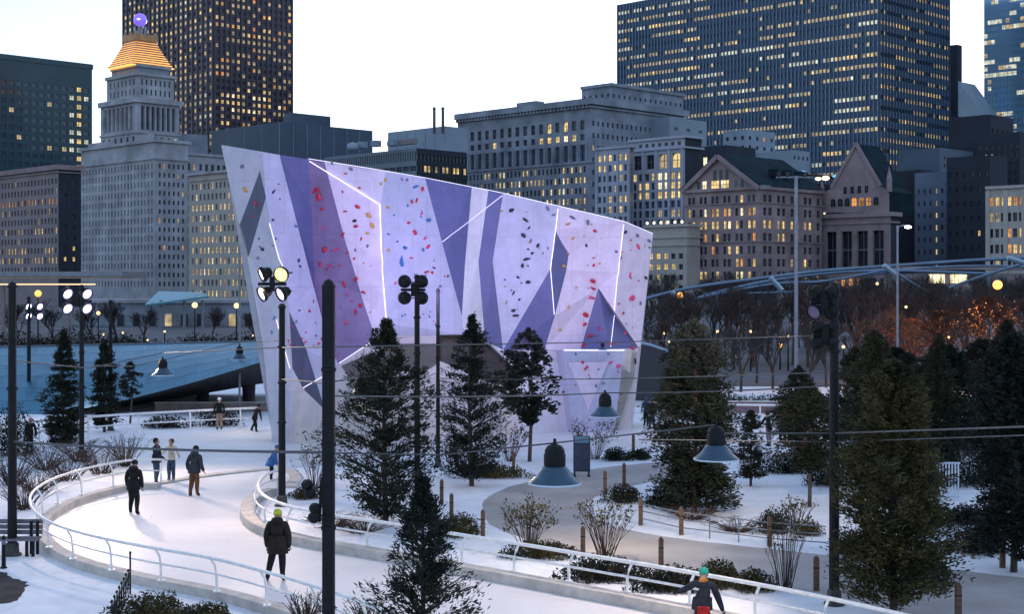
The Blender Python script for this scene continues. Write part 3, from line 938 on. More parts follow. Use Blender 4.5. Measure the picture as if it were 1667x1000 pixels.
sh = Bld('shaft', '', 222, 600, 160, 164, 292, LIME, root=root)
sh.face('L', 6, 3, 218, 262, .35, .6, .4, p=.05, kinds='c', top=216)
sh.face('R', 6, 3, 218, 262, .35, .6, .4, p=.03, kinds='c', top=216)
# colonnade stage
for sd in 'LR':
    sh.face(sd, 7, 1, 169, 212, .55, .9, 1.2, p=0, dark='b', ml=.08, bot=216)
    sh.fins(sd, 7, .7, .3, 169, 212, LIME, 'column_row', ml=.08)
sh.band(158, 166, 1.4); sh.band(213, 216, .7, name='string_course')
st = Bld('stage', '', 224, 603, 119, 174, 283, LIME, root=root, z0=sh.z1)
for sd in 'LR':
    st.face(sd, 7, 2, 124, 156, .35, .6, .5, p=.03, kinds='c', ml=.06)
st.band(117, 122, 1.0)
st2 = Bld('stage', '', 225, 605, 105, 182, 275, LIMEG, root=root, z0=st.z1)
for sd in 'LR':
    st2.plain(sd)
st2.band(104, 108, .8, LIME)
GOLD = mat('floodlit_roof_tile', (0.42, 0.24, 0.10), 0.5, noise=0.2, nscale=0.3)
GOLDE = mat('lamp_strip_gold', (1, .6, .2), 0.5, emit=(1.0, 0.40, 0.08), estr=1.9)
# pyramid of stacked courses, each lit by a strip behind its foot
base_c = st2.c + UL * (st2.LL / 2) + UR * (st2.LR / 2)
nst = 11
zb_, zt_ = st2.z1, st2.yz(60)
wl0, wl1 = st2.LL * .92, st2.LL * .42
for k in range(nst):
    t0 = k / nst
    wk = wl0 + (wl1 - wl0) * t0 ** .85
    hh = (zt_ - zb_) / nst
    m = MB()
    cc = base_c.copy(); cc.z = zb_ + hh * (k + .5)
    m.box(cc, (wk, wk, hh * .98), (UL, UR, ZV), 0, 0.97)
    m.build('roof_course', GOLD, root)
    m = MB()
    cc.z = zb_ + hh * (k + .12)
    m.box(cc, (wk * 1.035, wk * 1.035, hh * (.30 - .22 * t0)), (UL, UR, ZV))
    m.build('lamp_strip', GOLDE, root)
m = MB()
cc = base_c.copy(); cc.z = zt_ + 1.3
m.box(cc, (wl1 * 1.15, wl1 * 1.15, 2.6), (UL, UR, ZV)); m.build('crown', GOLD, root)
for su in (-1, 0, 1):
    for sv in (-1, 1):
        m = MB(); m.box(base_c * 1 + UL * (su * wl1 * .5) + UR * (sv * wl1 * .5) + ZV * (zt_ + 3.2 - base_c.z), (1.2, 1.2, 1.4), (UL, UR, ZV), 0, .5); m.build('pinnacle', GOLD, root)
for su in (-1, 1):
    for sv in (-1, 1):
        m = MB(); m.box(base_c + UL * (su * 1.6) + UR * (sv * 1.6) + ZV * (zt_ + 4.6 - base_c.z), (.6, .6, 4.4), (UL, UR, ZV)); m.build('lantern_post', LIME, root)
m = MB()
m.lathe(base_c + ZV * (zt_ + 6.8 - base_c.z), [(2.9 * math.cos(a), 2.9 + 2.9 * math.sin(a)) for a in [R(x) for x in range(-90, 91, 18)]], 16)
m.build('beacon', mat('beacon_glass', (.2, .15, .6), .3, emit=(0.22, 0.13, 0.85), estr=0.9), root, smooth=True)
m = MB(); m.lathe(base_c + NL * 1.5 + NR * 1.5 + ZV * (zt_ + 9.1 - base_c.z), [(0.01, 0), (.9, .3), (.9, .7), (0.01, 1.0)], 10)
m.build('beacon_lamp', mat('beacon_core', (1, 1, 1), .3, emit=(0.9, 0.8, 1.0), estr=5), root)
# --- navy box buildings in the middle
b = Bld('low_block', 'plain navy metal clad block just above the climbing wall', 455, 700, 198, 345, 606, NAVY)
b.plain('L'); b.plain('R'); b.fins('R', 7, .25, .12, 199, 300, PALEM, 'panel_seam', kind=None); b.fins('L', 4, .25, .12, 199, 300, PALEM, 'panel_seam', kind=None)
pb = Bld('penthouse', '', 474, 720, 183, 462, 538, NAVY, root=b.root, z0=b.z1 - .2); pb.plain('L'); pb.plain('R')
# --- banded block with mechanical penthouse and two chimneys
b = Bld('banded_block', 'grey louvred office block with two thin chimneys and blue plant room on top', 678, 560, 241, 528, 760, mat('louvre_grey', (0.16, 0.20, 0.24), .6, noise=.1, nscale=.05))
b.face('L', 40, 1, 245, 262, .5, .9, .8, p=0, single=False, bot=264); b.face('L', 14, 3, 266, 312, .88, .55, .5, p=.03, dark='b', top=264)
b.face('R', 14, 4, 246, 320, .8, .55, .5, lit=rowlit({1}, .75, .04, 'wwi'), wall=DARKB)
pl_ = Bld('plant_room', '', 724, 575, 205, 632, 762, PALEM, root=b.root, z0=b.z1 - .2); pl_.plain('L'); pl_.plain('R')
pl_.fins('L', 6, .2, .1, 206, 240, GREYM, 'panel_seam', kind=None)
for px_ in (707, 721):
    m = MB(); o_ = P(px_, 205, 572); m.tube([o_ - ZV * 3, o_ + ZV * 5.5, o_ + ZV * 7.6], [.62, .6, .55], 10); m.tube([o_ + ZV * 6.6, o_ + ZV * 7.2], .75, 10)
    m.build('chimney', BRONZE, b.root)
m = MB()
for k_, (px_, py_) in enumerate([(575, 238), (590, 236), (612, 234), (640, 232)]):
    m.box(P(px_, py_, 566), (3.2, 3, 2.4), (UL, UR, ZV))
m.build('roof_plant', PALEM, b.root)
m = MB(); m.lathe(P(574, 240, 562), [(1.9, -1.2), (2.3, 0), (1.9, 1.4), (.2, 2.1)], 12); m.build('roof_tank', PALEM, b.root, smooth=True)
m = MB(); m.box(P(655, 232, 566), (16, 2.5, 2.0), (UL, UR, ZV)); m.build('roof_duct', BROWNB, b.root)
# --- cream building left of the wall
b = Bld('cream_building', 'cream stone office building with rows of lit windows, left of the climbing wall', 428, 420, 272, 307, 450, CREAM)
b.face('L', 17, 11, 286, 488, .45, .55, .4, lit=lambda i, j, r: (r.choice('wwBwi') if r.random() < (.8 if j in (2, 5, 6, 7, 8, 10) else .38) else ('b' if r.random() < .4 else 'd')), ml=.03)
b.plain('R'); b.band(271, 275, .9, LIME); b.band(283, 285, .4, name='string_course')
# --- long grey building with arcade and cornice
b = Bld('arcaded_building', 'long grey stone building with heavy bracketed cornice and arched top floor', 962, 590, 166, 745, 1112, LIMEG)
b.face('L', 16, 1, 192, 212, .5, .8, .6, lit=lambda i, j, r: 'w' if i in (2, 4) else ('b' if r.random() < .3 else 'd'), arch=True, ml=.03, bot=214)
b.face('L', 16, 1, 215, 229, .5, .7, .6, lit=lambda i, j, r: r.choice('ww1B'.replace('1', 'd')) if i not in (0,) and r.random() < .72 else 'd', ml=.03, top=214, bot=231)

b.face('L', 16, 1, 233, 262, .55, .92, 1.0, p=.04, kinds='i', dark='b', ml=.03, top=231, bot=264)
b.fins('L', 16, .8, .5, 232, 263, LIMEG, 'column_row', ml=.03)
b.face('L', 32, 6, 266, 370, .5, .55, .5, lit=lambda i, j, r: r.choice('wwBi') if r.random() < (.8 if j == 3 and i < 16 else .5 if j > 0 else .4) else 'd', ml=.03, top=264)
b.face('R', 20, 10, 190, 390, .4, .4, .5, p=.08, kinds='iw')
b.band(160, 170, 2.2); b.band(172, 175, 1.1, name='cornice'); b.band(263, 265, .6, name='string_course')
for k in range(40):
    b.part_box('bracket', 'L', b.LL * (k + .5) / 40, b.yz(172.5), (.8, 1.6, 1.4), LIMEG, .9)
b.part_box('roof_hut', 'L', b.LL * .48, b.z1 + 2.2, (12, 5, 3), LIMEG, -4)
pb = Bld('penthouse', '', 995, 640, 137, 947, 1112, LIMEG, root=b.root, z0=b.z1 - 6)
pb.face('L', 5, 2, 147, 175, .4, .4, .4, p=0); pb.face('R', 14, 2, 147, 180, .35, .35, .4, p=0); pb.band(135, 140, 1.0)
pb = Bld('rear_block', '', 1090, 610, 190, 1010, 1150, PALEM, root=b.root); pb.plain('L'); pb.face('R', 3, 6, 200, 300, .3, .3, .3, p=.1)
# --- white terracotta pair
b = Bld('white_terracotta_building', 'white terracotta building with tall arched bays brightly lit inside', 1115, 470, 222, 1024, 1142, WHITET)
b.face('L', 4, 1, 245, 274, .62, .82, .8, lit=lambda i, j, r: 'w' if i < 1 else ('i' if i == 1 else 'd'), arch=True, top=240, bot=276, ml=.04)
b.face('L', 8, 1, 226, 238, .5, .5, .3, p=0, top=None, bot=240, ml=.04)
b.face('L', 8, 8, 277, 400, .66, .74, .6, lit=lambda i, j, r: 'B' if (j in (0, 1) and i in (2, 3)) else ('w' if (i in (0, 1, 2) and j < 3 and r.random() < .85) or (j < 3 and r.random() < .4) else ('i' if r.random() < .1 else 'b')), ml=.04, top=276)
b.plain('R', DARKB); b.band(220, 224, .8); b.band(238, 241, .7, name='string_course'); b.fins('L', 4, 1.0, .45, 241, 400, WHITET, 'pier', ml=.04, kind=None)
w2 = Bld('wing', '', 1026, 474, 238, 969, 1032, WHITET, root=b.root)
w2.face('L', 6, 9, 246, 400, .6, .6, .5, lit=lambda i, j, r: 'w' if (j in (0, 1) and r.random() < .85) or (j in (4, 5) and i < 4 and r.random() < .7) else ('i' if r.random() < .1 else 'b'), ml=.05)
w2.band(236, 240, .7); w2.fins('L', 3, .8, .4, 243, 400, WHITET, 'pier', ml=.05, kind=None)
# --- low beige block below it
b = Bld('beige_block', 'low beige stone block beside the right end of the climbing wall', 1118, 440, 366, 1050, 1140, CREAM)
b.face('L', 5, 4, 408, 478, .55, .5, .5, lit=lambda i, j, r: 'w' if (j < 2 and i > 0 and r.random() < .9) else ('i' if r.random() < .2 else 'd'), ml=.05)
b.plain('R'); b.band(364, 369, .8); b.band(384, 387, .5, name='string_course'); b.band(398, 400, .5, name='string_course')
for k in range(6):
    m = MB(); o_ = b.c + UL * (b.LL * (k + .5) / 6) + NL * .6 + ZV * (b.yz(363) - b.c.z)
    m.lathe(o_, [(.02, -.1), (.35, .1), (.42, .5), (.02, .9)], 8); m.build('roof_lamp', mat('roof_lamp_glass', (1, .9, .7), .3, emit=(1, .85, .55), estr=2.5), b.root)
# --- dark building with one lit window
b = Bld('dark_block', 'dark blank building with one lit window behind the gabled roof', 1182, 520, 236, 1114, 1230, DARKB)
b.face('L', 3, 4, 248, 345, .3, .55, .4, lit=lambda i, j, r: 'B' if (j == 0 and i == 1) else 'd'); b.plain('R')
# --- plant rooms between
b = Bld('rooftop_block', 'pale blue rooftop plant block in front of the wide steel tower', 1215, 600, 210, 1178, 1262, PALEM)
b.face('L', 3, 3, 216, 262, .4, .4, .4, p=0); b.face('R', 4, 3, 216, 262, .35, .4, .4, p=.1, kinds='o')
w2 = Bld('wing', '', 1290, 590, 244, 1228, 1318, PALEM, root=b.root); w2.plain('L'); w2.face('R', 4, 1, 250, 262, .4, .5, .3, p=0)
# --- red stone gabled building
b = Bld('gabled_building', 'pinkish stone building with wide gable and dark green roof, many windows lit', 1236, 430, 304, 1114, 1338, REDST, roofm=GROOF)
def ltg(i, j, r):
    tbl = {1: .75, 2: .85, 3: .25, 4: .4, 5: .45, 6: .5, 0: .15}
    return r.choice('wwBwo') if r.random() < tbl.get(j, .3) else ('b' if r.random() < .3 else 'd')
b.face('L', 12, 8, 312, 480, .50, .60, .5, lit=ltg, pair=True, ml=.02)
b.face('R', 9, 8, 312, 480, .50, .60, .5, lit=lambda i, j, r: r.choice('wwBi') if r.random() < {2: .9, 3: .3, 5: .2, 6: .4}.get(j, .1) else 'd', pair=True, ml=.02)
b.band(303, 308, 1.0); b.band(328, 330, .4, name='string_course'); b.band(392, 394, .4, name='string_course')
O = b.c.copy(); O.z = b.z1
pk = O + UL * (b.LL * .52) + ZV * (P(0, 252, 430 + b.LL * .52 * q2).z - b.z1)
e0, e1 = O, O + UL * b.LL
m = MB(); m.face([e0, pk, e1]); m.build('gable', REDST, b.root)
m = MB()
bk_ = UR * b.LR
th = ZV * .5
for A_, B_ in ((e0 - UL * 1.2, pk), (pk, e1 + UL * 1.2)):
    ov = NL * 1.0
    m.face([A_ + ov + th, B_ + ov + th, B_ + bk_ + th, A_ + bk_ + th]); m.face([A_ + ov, B_ + ov, B_ + ov + th, A_ + ov + th])
m.build('gable_roof', GROOF, b.root)
m = MB()
for A_, B_ in ((e0 - UL * .6, pk), (pk, e1 + UL * .6)):
    dirv = (B_ - A_); nn = dirv.cross(NL).normalized()
    m.box((A_ + B_) / 2 + NL * 1.1 - ZV * .5, (dirv.length, .5, 1.4), (dirv.normalized(), NL, nn))
m.build('raking_cornice', REDST, b.root)
def gwin(u, z, w_, h, key, bb, side='L', arch=False, out=.06):
    U, N = (UL, NL) if side == 'L' else (UR, NR)
    O_ = bb.c.copy(); O_.z = 0
    o = link('window', win_mesh(key, arch), bb.root)
    o.location = O_ + U * u + ZV * z + N * out - Vector(bb.root['_org'])
    o.rotation_euler = (0, 0, R(-45) if side == 'L' else R(45)); o.scale = (w_, 1, h)
for u_, k_ in ((.22, 'd'), (.3, 'b'), (.42, 'w'), (.47, 'B'), (.55, 'w'), (.60, 'w'), (.72, 'B'), (.80, 'd')):
    gwin(b.LL * u_, b.yz(297), 1.4, 2.6, k_, b)
for u_, k_ in ((.42, 'd'), (.5, 'd'), (.58, 'd')):
    gwin(b.LL * u_, b.yz(280), 1.2, 3.0, k_, b)
for k in range(3):
    m = MB(); q_ = O + UR * (b.LR * (.35 + .2 * k)) - NR * 3 + ZV * 5
    m.box(q_, (2.2, 2.5, 2.4), (UR, NR, ZV)); m.build('dormer', GROOF, b.root)
# --- rooftop terrace behind with warm lights
b = Bld('rooftop_terrace', 'lit rooftop terrace building with warm lamps, right of the gabled roof', 1300, 470, 296, 1255, 1372, DARKB)
b.plain('L'); b.face('R', 6, 6, 310, 440, .4, .5, .4, p=.15)
m = MB(); m.box(b.c + UR * (b.LR * .5) + ZV * (b.yz(283) - b.c.z), (b.LR, 6, .5), (UR, NR, ZV)); m.build('canopy', BROWNB, b.root)
for k in range(5):
    m = MB(); m.box(b.c + UR * (b.LR * (.05 + .22 * k)) + ZV * ((b.yz(283) + b.z1) / 2 - b.c.z), (.3, .3, b.yz(283) - b.z1), (UR, NR, ZV)); m.build('canopy_post', BROWNB, b.root)
TL_ = mat('terrace_lamp', (1, .8, .5), .4, emit=(1.0, .75, .38), estr=4)
TLB = mat('terrace_blue_sign', (.2, .5, .8), .4, emit=(.15, .45, .8), estr=1.0)
for px_, py_, r_, mm_ in ((1266, 290, 1.5, TL_), (1286, 283, .9, TL_), (1332, 291, 1.0, TL_), (1344, 290, 1.3, TL_), (1281, 298, .6, TL_), (1300, 299, .7, TL_), (1307, 281, 1.1, TLB), (1359, 287, .8, TLB)):
    m = MB(); m.lathe(P(px_, py_, 462), [(.02, -r_ * .6), (r_ * .7, -r_ * .4), (r_, 0), (r_ * .7, r_ * .4), (.02, r_ * .6)], 10); m.build('terrace_lamp', mm_, b.root)
# --- sharp gabled hall with four tall arches
b = Bld('gabled_hall', 'narrow pinkish stone hall with steep gable and four tall arches', 1450, 440, 346, 1334, 1462, REDST, roofm=GROOF)
b.face('L', 4, 1, 372, 442, .68, .92, 1.1, p=0, arch=True, top=352, bot=446, ml=.06)
b.face('L', 8, 1, 449, 470, .5, .6, .5, lit=lambda i, j, r: 'o' if r.random() < .5 else 'd', top=446, ml=.06)
b.face('L', 8, 1, 347, 349, .02, .02, .05, p=0, top=346, bot=352)
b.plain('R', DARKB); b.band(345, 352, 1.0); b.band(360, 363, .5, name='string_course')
O = b.c.copy(); O.z = b.z1
def LP(u, y):
    q_ = O + UL * (b.LL * u); q_.z = CH + (CY - y) / F * q_.y
    return q_
prof = [LP(0.02, 346), LP(.02, 306), LP(.10, 300), LP(.16, 318), LP(.30, 262), LP(.47, 234), LP(.64, 262), LP(.80, 306), LP(.92, 318), LP(.98, 346)]
prof = [LP(0.02, 346), LP(.02, 312), LP(.13, 303), LP(.47, 234), LP(.82, 306), LP(.96, 316), LP(.98, 346)]
m = MB(); m.face(prof); bk_ = UR * 14
m.build('gable', REDST, b.root)
m = MB()
for A_, B_ in ((prof[2], prof[3]), (prof[3], prof[4])):
    m.face([A_ - NL * .2, B_ - NL * .2, B_ + bk_, A_ + bk_])
m.face([prof[0], prof[1], prof[1] + bk_, prof[0] + bk_]); m.face([prof[1], prof[2], prof[2] + bk_, prof[1] + bk_]); m.face([prof[4], prof[5], prof[5] + bk_, prof[4] + bk_])
m.build('gable_roof', GROOF, b.root)
m = MB()
for A_, B_ in ((prof[2], prof[3]), (prof[3], prof[4])):
    dirv = (B_ - A_); nn = dirv.cross(NL).normalized()
    m.box((A_ + B_) / 2 + NL * .3, (dirv.length, .6, 1.0), (dirv.normalized(), NL, nn))
m.build('raking_cornice', REDST, b.root)
for k in range(7):
    gwin(b.LL * (.2 + .1 * k), b.yz(326), 1.7, 2.6, 'o' if k in (1, 2, 3) else 'd', b, 'L', True)
for k in range(4):
    gwin(b.LL * (.33 + .1 * k), b.yz(306), 1.2, 2.2, 'd', b, 'L')
m = MB(); m.lathe(LP(.02, 312) , [(.9, 0), (.9, 4), (.02, 8)], 6); m.build('pinnacle', REDST, b.root)
m = MB(); m.lathe(LP(.96, 316) , [(.7, 0), (.7, 2), (.02, 5)], 6); m.build('pinnacle', REDST, b.root)
# --- dark blocks to the right of the hall
b = Bld('dark_block', 'dark block in shadow immediately right of the pinkish gabled hall', 1500, 480, 276, 1446, 1520, DARKB); b.plain('L'); b.plain('R')
b = Bld('slate_block', 'blue grey slab with one column of lit windows, between dark blocks', 1541, 470, 279, 1489, 1552, mat('slate_panel', (.11, .15, .21), .7, noise=.2, nscale=.1))
b.face('L', 5, 7, 300, 440, .3, .4, .4, lit=lambda i, j, r: ('w' if j in (2, 3, 5) else 'i') if i == 1 else 'd', ml=.04); b.plain('R', DARKB)
b = Bld('dark_block', 'black building mass left of the beige right-hand building', 1612, 450, 252, 1541, 1640, DARKB)
b.face('L', 6, 7, 270, 440, .35, .35, .4, lit=lambda i, j, r: 'w' if (i, j) in ((0, 2), (1, 4)) else 'd'); b.plain('R')
b = Bld('slate_block', 'low blue grey block below the corner of the wide steel tower', 1530, 560, 240, 1462, 1584, NAVY); b.plain('L'); b.face('R', 4, 2, 250, 275, .3, .4, .3, p=0)
b = Bld('dark_block', 'dark brown block at the foot of the glass tower with two lit windows', 1612, 600, 186, 1544, 1650, DARKB)
b.plain('L'); b.face('R', 5, 5, 205, 275, .4, .4, .4, p=.05)
b = Bld('dark_block', 'dark stepped block under the blue glass tower at the right edge', 1660, 580, 214, 1590, 1720, DARKB)
b.face('L', 7, 5, 230, 300, .35, .4, .4, lit=lambda i, j, r: 'w' if (j == 1 and i in (4, 5)) else ('c' if r.random() < .05 else 'd')); b.plain('R')
# --- beige block far right
b = Bld('beige_office_building', 'beige office building with wide three-pane windows at the right edge', 1700, 380, 300, 1606, 1740, CREAM)
b.face('L', 9, 6, 312, 470, .72, .55, .6, lit=lambda i, j, r: ('w' if r.random() < .75 else 'o') if (j == 0 or (j in (2, 3) and i < 6 and r.random() < .5)) else ('i' if r.random() < .2 else 'd'), ml=.03)
b.fins('L', 3, 1.3, .35, 306, 470, CREAM, 'pier', ml=.03, kind=None); b.plain('R'); b.band(299, 304, .8)
# --- the wide steel tower
b = Bld('office_tower', 'very wide steel-blue office tower with closely spaced fins and lit floors', 1432, 760, -70, 1004, 1546, STEELB)
b.face('L', 74, 20, -62, 288, .72, .36, .5, lit=runlit(5, 20, .74, 'iiwicci', (5, 20), .10), dark='b', ml=.005)
b.face('R', 24, 20, -62, 288, .72, .36, .5, lit=runlit(9, 20, .72, 'iiiiw', (3, 9), .08), dark='d', ml=.005)
b.fins('L', 74, .42, .45, -70, 300, ALU, ml=.005); b.fins('R', 24, .42, .45, -70, 300, STEELB, ml=.005)
# --- narrow dark tower and glass wedge behind it
b = Bld('dark_tower', 'narrow dark tower slab peeking out right of the wide steel tower', 1558, 900, 72, 1520, 1566, DARKB); b.plain('L'); b.plain('R')
b = Bld('glass_wedge_building', 'building with sloping glass roof between the steel and glass towers', 1600, 820, 186, 1548, 1604, NAVY); b.plain('L'); b.plain('R')
A_, B_ = P(1560, 132, 820), P(1600, 186, 820)
m = MB(); m.face([A_, P(1560, 190, 820), P(1603, 190, 820), B_]); m.face([A_, B_, B_ + UR * 20, A_ + UR * 20]); m.build('glass_slope', PALEM, b.root)
# --- blue glass tower at the edge
b = Bld('glass_tower', 'pale blue mirror glass tower cut off by the right edge', 1760, 800, -90, 1602, 1860, DGLASS)
b.face('L', 26, 27, -80, 225, .93, .62, .08, lit=runlit(21, 27, .30, 'cci', (2, 6), .02), dark='s', ml=.0); b.plain('R')
# ------------------------------------------------------------------ poles, floodlights, cables, pendant lamps
LENS_W = mat('lens_white', (1, 1, 1), .2, emit=(0.97, 0.93, 1.0), estr=9)
LENS_Y = mat('lens_yellow', (1, .9, .3), .2, emit=(1.0, 0.86, 0.28), estr=1.6)
LENS_V = mat('lens_violet', (.6, .5, 1), .2, emit=(0.62, 0.5, 1.0), estr=3)
LENS_R = mat('lens_reflector', (.6, .5, 1), .2, emit=(0.55, 0.45, 1.0), estr=1.3)
LENS_OFF = mat('lens_dark', (.03, .03, .04), .15, spec=.7)
for m_ in (LENS_W, LENS_Y, LENS_V, LENS_R):
    m_.cycles.emission_sampling = 'NONE'
BASEM = mat('pole_base', (.06, .06, .055), .8, noise=.3, nscale=5)

def flood_head(root, c, aim, dia, lens):
    """round floodlight: finned back can, bell, hood and lens; aim is a direction"""
    aim = Vector(aim).normalized()
    r = dia / 2
    m = MB()
    m.lathe(c, [(r * .45, -r * 1.15), (r * .62, -r * .9), (r * .7, -r * .5), (r, -r * .1), (r * 1.03, r * .35), (r * .93, r * .36), (r * .93, r * .1)], 14, 0, aim)
    h = m.build('floodlight', BLACKM, root)
    m = MB()
    m.lathe(c, [(r * .92, r * .12), (r * .66, r * .2)], 14, 1 if lens is LENS_W else 0, aim); m.lathe(c, [(r * .66, r * .2), (.01, r * .24)], 14, 0, aim)
    m.build('lens', [lens, LENS_R], h)
    m = MB()
    sd = aim.cross(ZV).normalized()
    m.tube([c + sd * r * 1.05 - aim * r * .2, c + sd * r * 1.1 - aim * r * .9, c - sd * r * 1.1 - aim * r * .9, c - sd * r * 1.05 - aim * r * .2], r * .07, 5)
    m.build('yoke', BLACKM, h)
    return h

def light_pole(label, px, d, ytop, width, group=None, name='light_pole', square=False, material=None, z0=0.0):
    b = P(px, CY, d); b.z = z0
    root = thing(name, label, 'light pole', b, group)
    zt = CH + (CY - ytop) / F * d
    m = MB()
    r = width / 2
    if square:
        m.box((b.x, b.y, (z0 + zt) / 2), (width, width, zt - z0))
    else:
        m.tube([(b.x, b.y, z0), (b.x, b.y, z0 + (zt - z0) * .5), (b.x, b.y, zt)], [r * 1.1, r, r * .88], 10)
    m.build('shaft', material or BLACKM, root)
    m = MB()
    m.lathe((b.x, b.y, zt), [(r * 1.15, -.04), (r * 1.2, 0), (r * .7, .09), (.01, .13)], 10); m.build('cap', material or BLACKM, root)
    m = MB()
    m.lathe((b.x, b.y, z0), [(r * 2.2, 0), (r * 2.2, .05), (r * 1.6, .08), (r * 1.5, .32), (r * 1.1, .36)], 12); m.build('base', BASEM, root)
    for k in (.42, .62, .8):
        m = MB(); m.lathe((b.x, b.y, z0 + (zt - z0) * k), [(r * 1.0, -.05), (r * 1.3, -.03), (r * 1.3, .03), (r * 1.0, .05)], 10); m.build('collar', material or BLACKM, root)
    return root, b, zt
def cluster(root, b, z, span, dia, aims, lenses, arm_dir=(1, 0, 0), off=0.0):
    """four heads on a crossarm, two above and two below"""
    A = Vector(arm_dir).normalized()
    c = Vector((b.x, b.y, z)) + A * off
    m = MB(); m.tube([c - A * span * .75, c + A * span * .75], .06, 6); m.box(c, (.16, .16, .5)); m.build('crossarm', BLACKM, root)
    k = 0
    for dz in (1, -1):
        for s_ in (-1, 1):
            flood_head(root, c + A * (s_ * span / 2) + ZV * (dz * dia * .62), aims[k], dia, lenses[k]); k += 1

# pole with the head cluster left of centre (lamps turned to the left-hand ice)
r_, b_, zt_ = light_pole('black floodlight pole on the inner kerb with mixed white and yellow lamps', 459, 47.0, 500, .23)
cluster(r_, b_, 7.35, .62, .52, [(-.8, -.35, -.35), (-.25, -.9, -.25), (-.75, -.5, -.4), (-.7, -.55, -.4)], [LENS_W, LENS_Y, LENS_W, LENS_W], off=-.32)
spot('flood_beam', (b_.x - .7, b_.y - .3, 7.3), G(220, 860), 240, (1.0, .74, .58), 110, .7, .25, r_)
spot('flood_beam', (b_.x - .3, b_.y - .5, 7.2), G(460, 950), 210, (1.0, .74, .58), 110, .7, .25, r_)
# pole in front of the wall, seen from behind
r_, b_, zt_ = light_pole('black floodlight pole seen from behind, four lamps aimed at the climbing wall', 679, 54.0, 452, .22)
wt = WV((700, 420, 0))
dv = (wt - Vector((b_.x, b_.y, 7.3)))
cluster(r_, b_, 7.12, .62, .50, [dv + Vector((-5, 0, 1)), dv + Vector((6, 0, 1)), dv + Vector((-5, 0, -1)), dv + Vector((6, 0, -1))], [LENS_V] * 4, off=-.15)
for tx, ty, pw in ((470, 360, 430), (640, 380, 80), (800, 400, 100), (985, 430, 560)):
    t_ = WV((tx, ty, 0))
    spot('wall_beam', Vector((b_.x, b_.y, 7.2)) + (t_ - b_).normalized() * .45, t_, pw, (.55, .42, 1.0), 95, .8, .2, r_)
# clusters to the far left, shining over the ice
r_, b_, zt_ = light_pole('slim floodlight pole with four glaring white lamps beside the far left conifer', 133, 60.0, 468, .20)
cluster(r_, b_, 6.62, .82, .50, [(.68, -.6, -.38)] * 4, [LENS_W] * 4, off=-.2)
for tx, ty, pw in ((330, 830, 430), (520, 900, 480)):
    spot('flood_beam', (b_.x + .1, b_.y - .4, 6.6), G(tx, ty), pw, (1.0, .74, .58), 90, .8, .25, r_)
r_, b_, zt_ = light_pole('farther floodlight pole with four smaller white lamps, left of the glaring cluster', 47, 84.0, 486, .22)
cluster(r_, b_, 5.7, .66, .46, [(.7, -.6, -.35)] * 4, [LENS_W] * 4, off=.3)
spot('flood_beam', (b_.x + .5, b_.y - .4, 5.7), G(360, 760), 260, (1.0, .78, .66), 80, .8, .25, r_)
# plain poles
light_pole('tall black pole beside the bench at the left edge', 20, 38.5, 466, .23)
light_pole('thin dark pole between the two conifers near the far left railing', 180, 71.0, 492, .19)
r_, b_, zt_ = light_pole('nearest black pole with small spotlights low on its left side', 535, 25.0, 466, .205, square=True)
for px_, py_, aim in ((505, 803, (-.5, .75, -.4)), (500, 790, (-.2, .9, -.3)), (511, 843, (-.6, .7, -.45)), (513, 828, (-.4, .8, -.5))):
    flood_head(r_, P(px_, py_, 24.8), aim, .20, LENS_OFF)
m = MB(); m.tube([P(524, 778, 24.9), P(520, 850, 24.9)], .03, 6); m.tube([P(533, 790, 24.9), P(500, 800, 24.8)], .02, 6); m.tube([P(533, 840, 24.9), P(508, 842, 24.8)], .02, 6); m.build('bracket', BLACKM, r_)
light_pole('thin black pole in front of the climbing wall behind the middle conifer', 713, 57.0, 474, .16)
r_, b_, zt_ = light_pole('black floodlight pole right of centre with dark lamp cluster, beside the olive tree', 1358, 32.6, 468, .22)
cluster(r_, b_, 6.95, .40, .36, [(-.2, .9, -.3), (.3, .9, -.3), (-.6, -.6, -.3), (-.2, .9, -.35)], [LENS_OFF, LENS_OFF, mat('lens_violet_dim', (.05, .04, .09), .3, emit=(.5, .42, .9), estr=.08), LENS_OFF], off=-.25)
spot('wall_beam', (b_.x - .45, b_.y + .4, 6.9), WV((1000, 450, 0)), 1900, (.72, .52, 1.0), 26, .9, .2, r_)
cluster(r_, b_, 6.2, .36, .30, [(-.3, .9, -.3), (.3, .9, -.3), (-.5, .6, -.3), (.2, .9, -.35)], [LENS_OFF] * 4, off=-.22)
spot('flood_beam', (b_.x - .3, b_.y + .3, 6.8), G(1130, 712), 900, (1.0, .80, .68), 70, .8, .25, r_)
spot('flood_beam', (b_.x - .5, b_.y + .3, 6.8), G(900, 1000), 520, (1.0, .77, .64), 80, .8, .25, r_)
# tall street lights behind
r_, b_, zt_ = light_pole('tall grey mast with a crossbar of lamps, right of the climbing wall', 1296, 72.0, 290, .20, material=GREYM)
m = MB(); m.tube([(b_.x - 1.0, b_.y, zt_ + .05), (b_.x + 1.0, b_.y, zt_ + .05)], .05, 6); m.build('crossarm', GREYM, r_)
for k in (-.9, -.45, .45, .9):
    flood_head(r_, Vector((b_.x + k, b_.y - .1, zt_ + .2)), (k * .6, -.6, -.5), .24, LENS_OFF)
r_, b_, zt_ = light_pole('slender grey street light with one bright head, above the bare trees', 1461, 84.0, 370, .14, material=GREYM)
m = MB(); m.tube([(b_.x, b_.y, zt_), (b_.x + .3, b_.y, zt_ + .12), (b_.x + .6, b_.y, zt_ + .1)], .04, 6); m.build('arm', GREYM, r_)
m = MB(); m.lathe((b_.x + .62, b_.y, zt_ + .02), [(.02, .1), (.2, .02), (.2, -.05), (.02, -.1)], 10); m.build('lamp', LENS_W, r_)
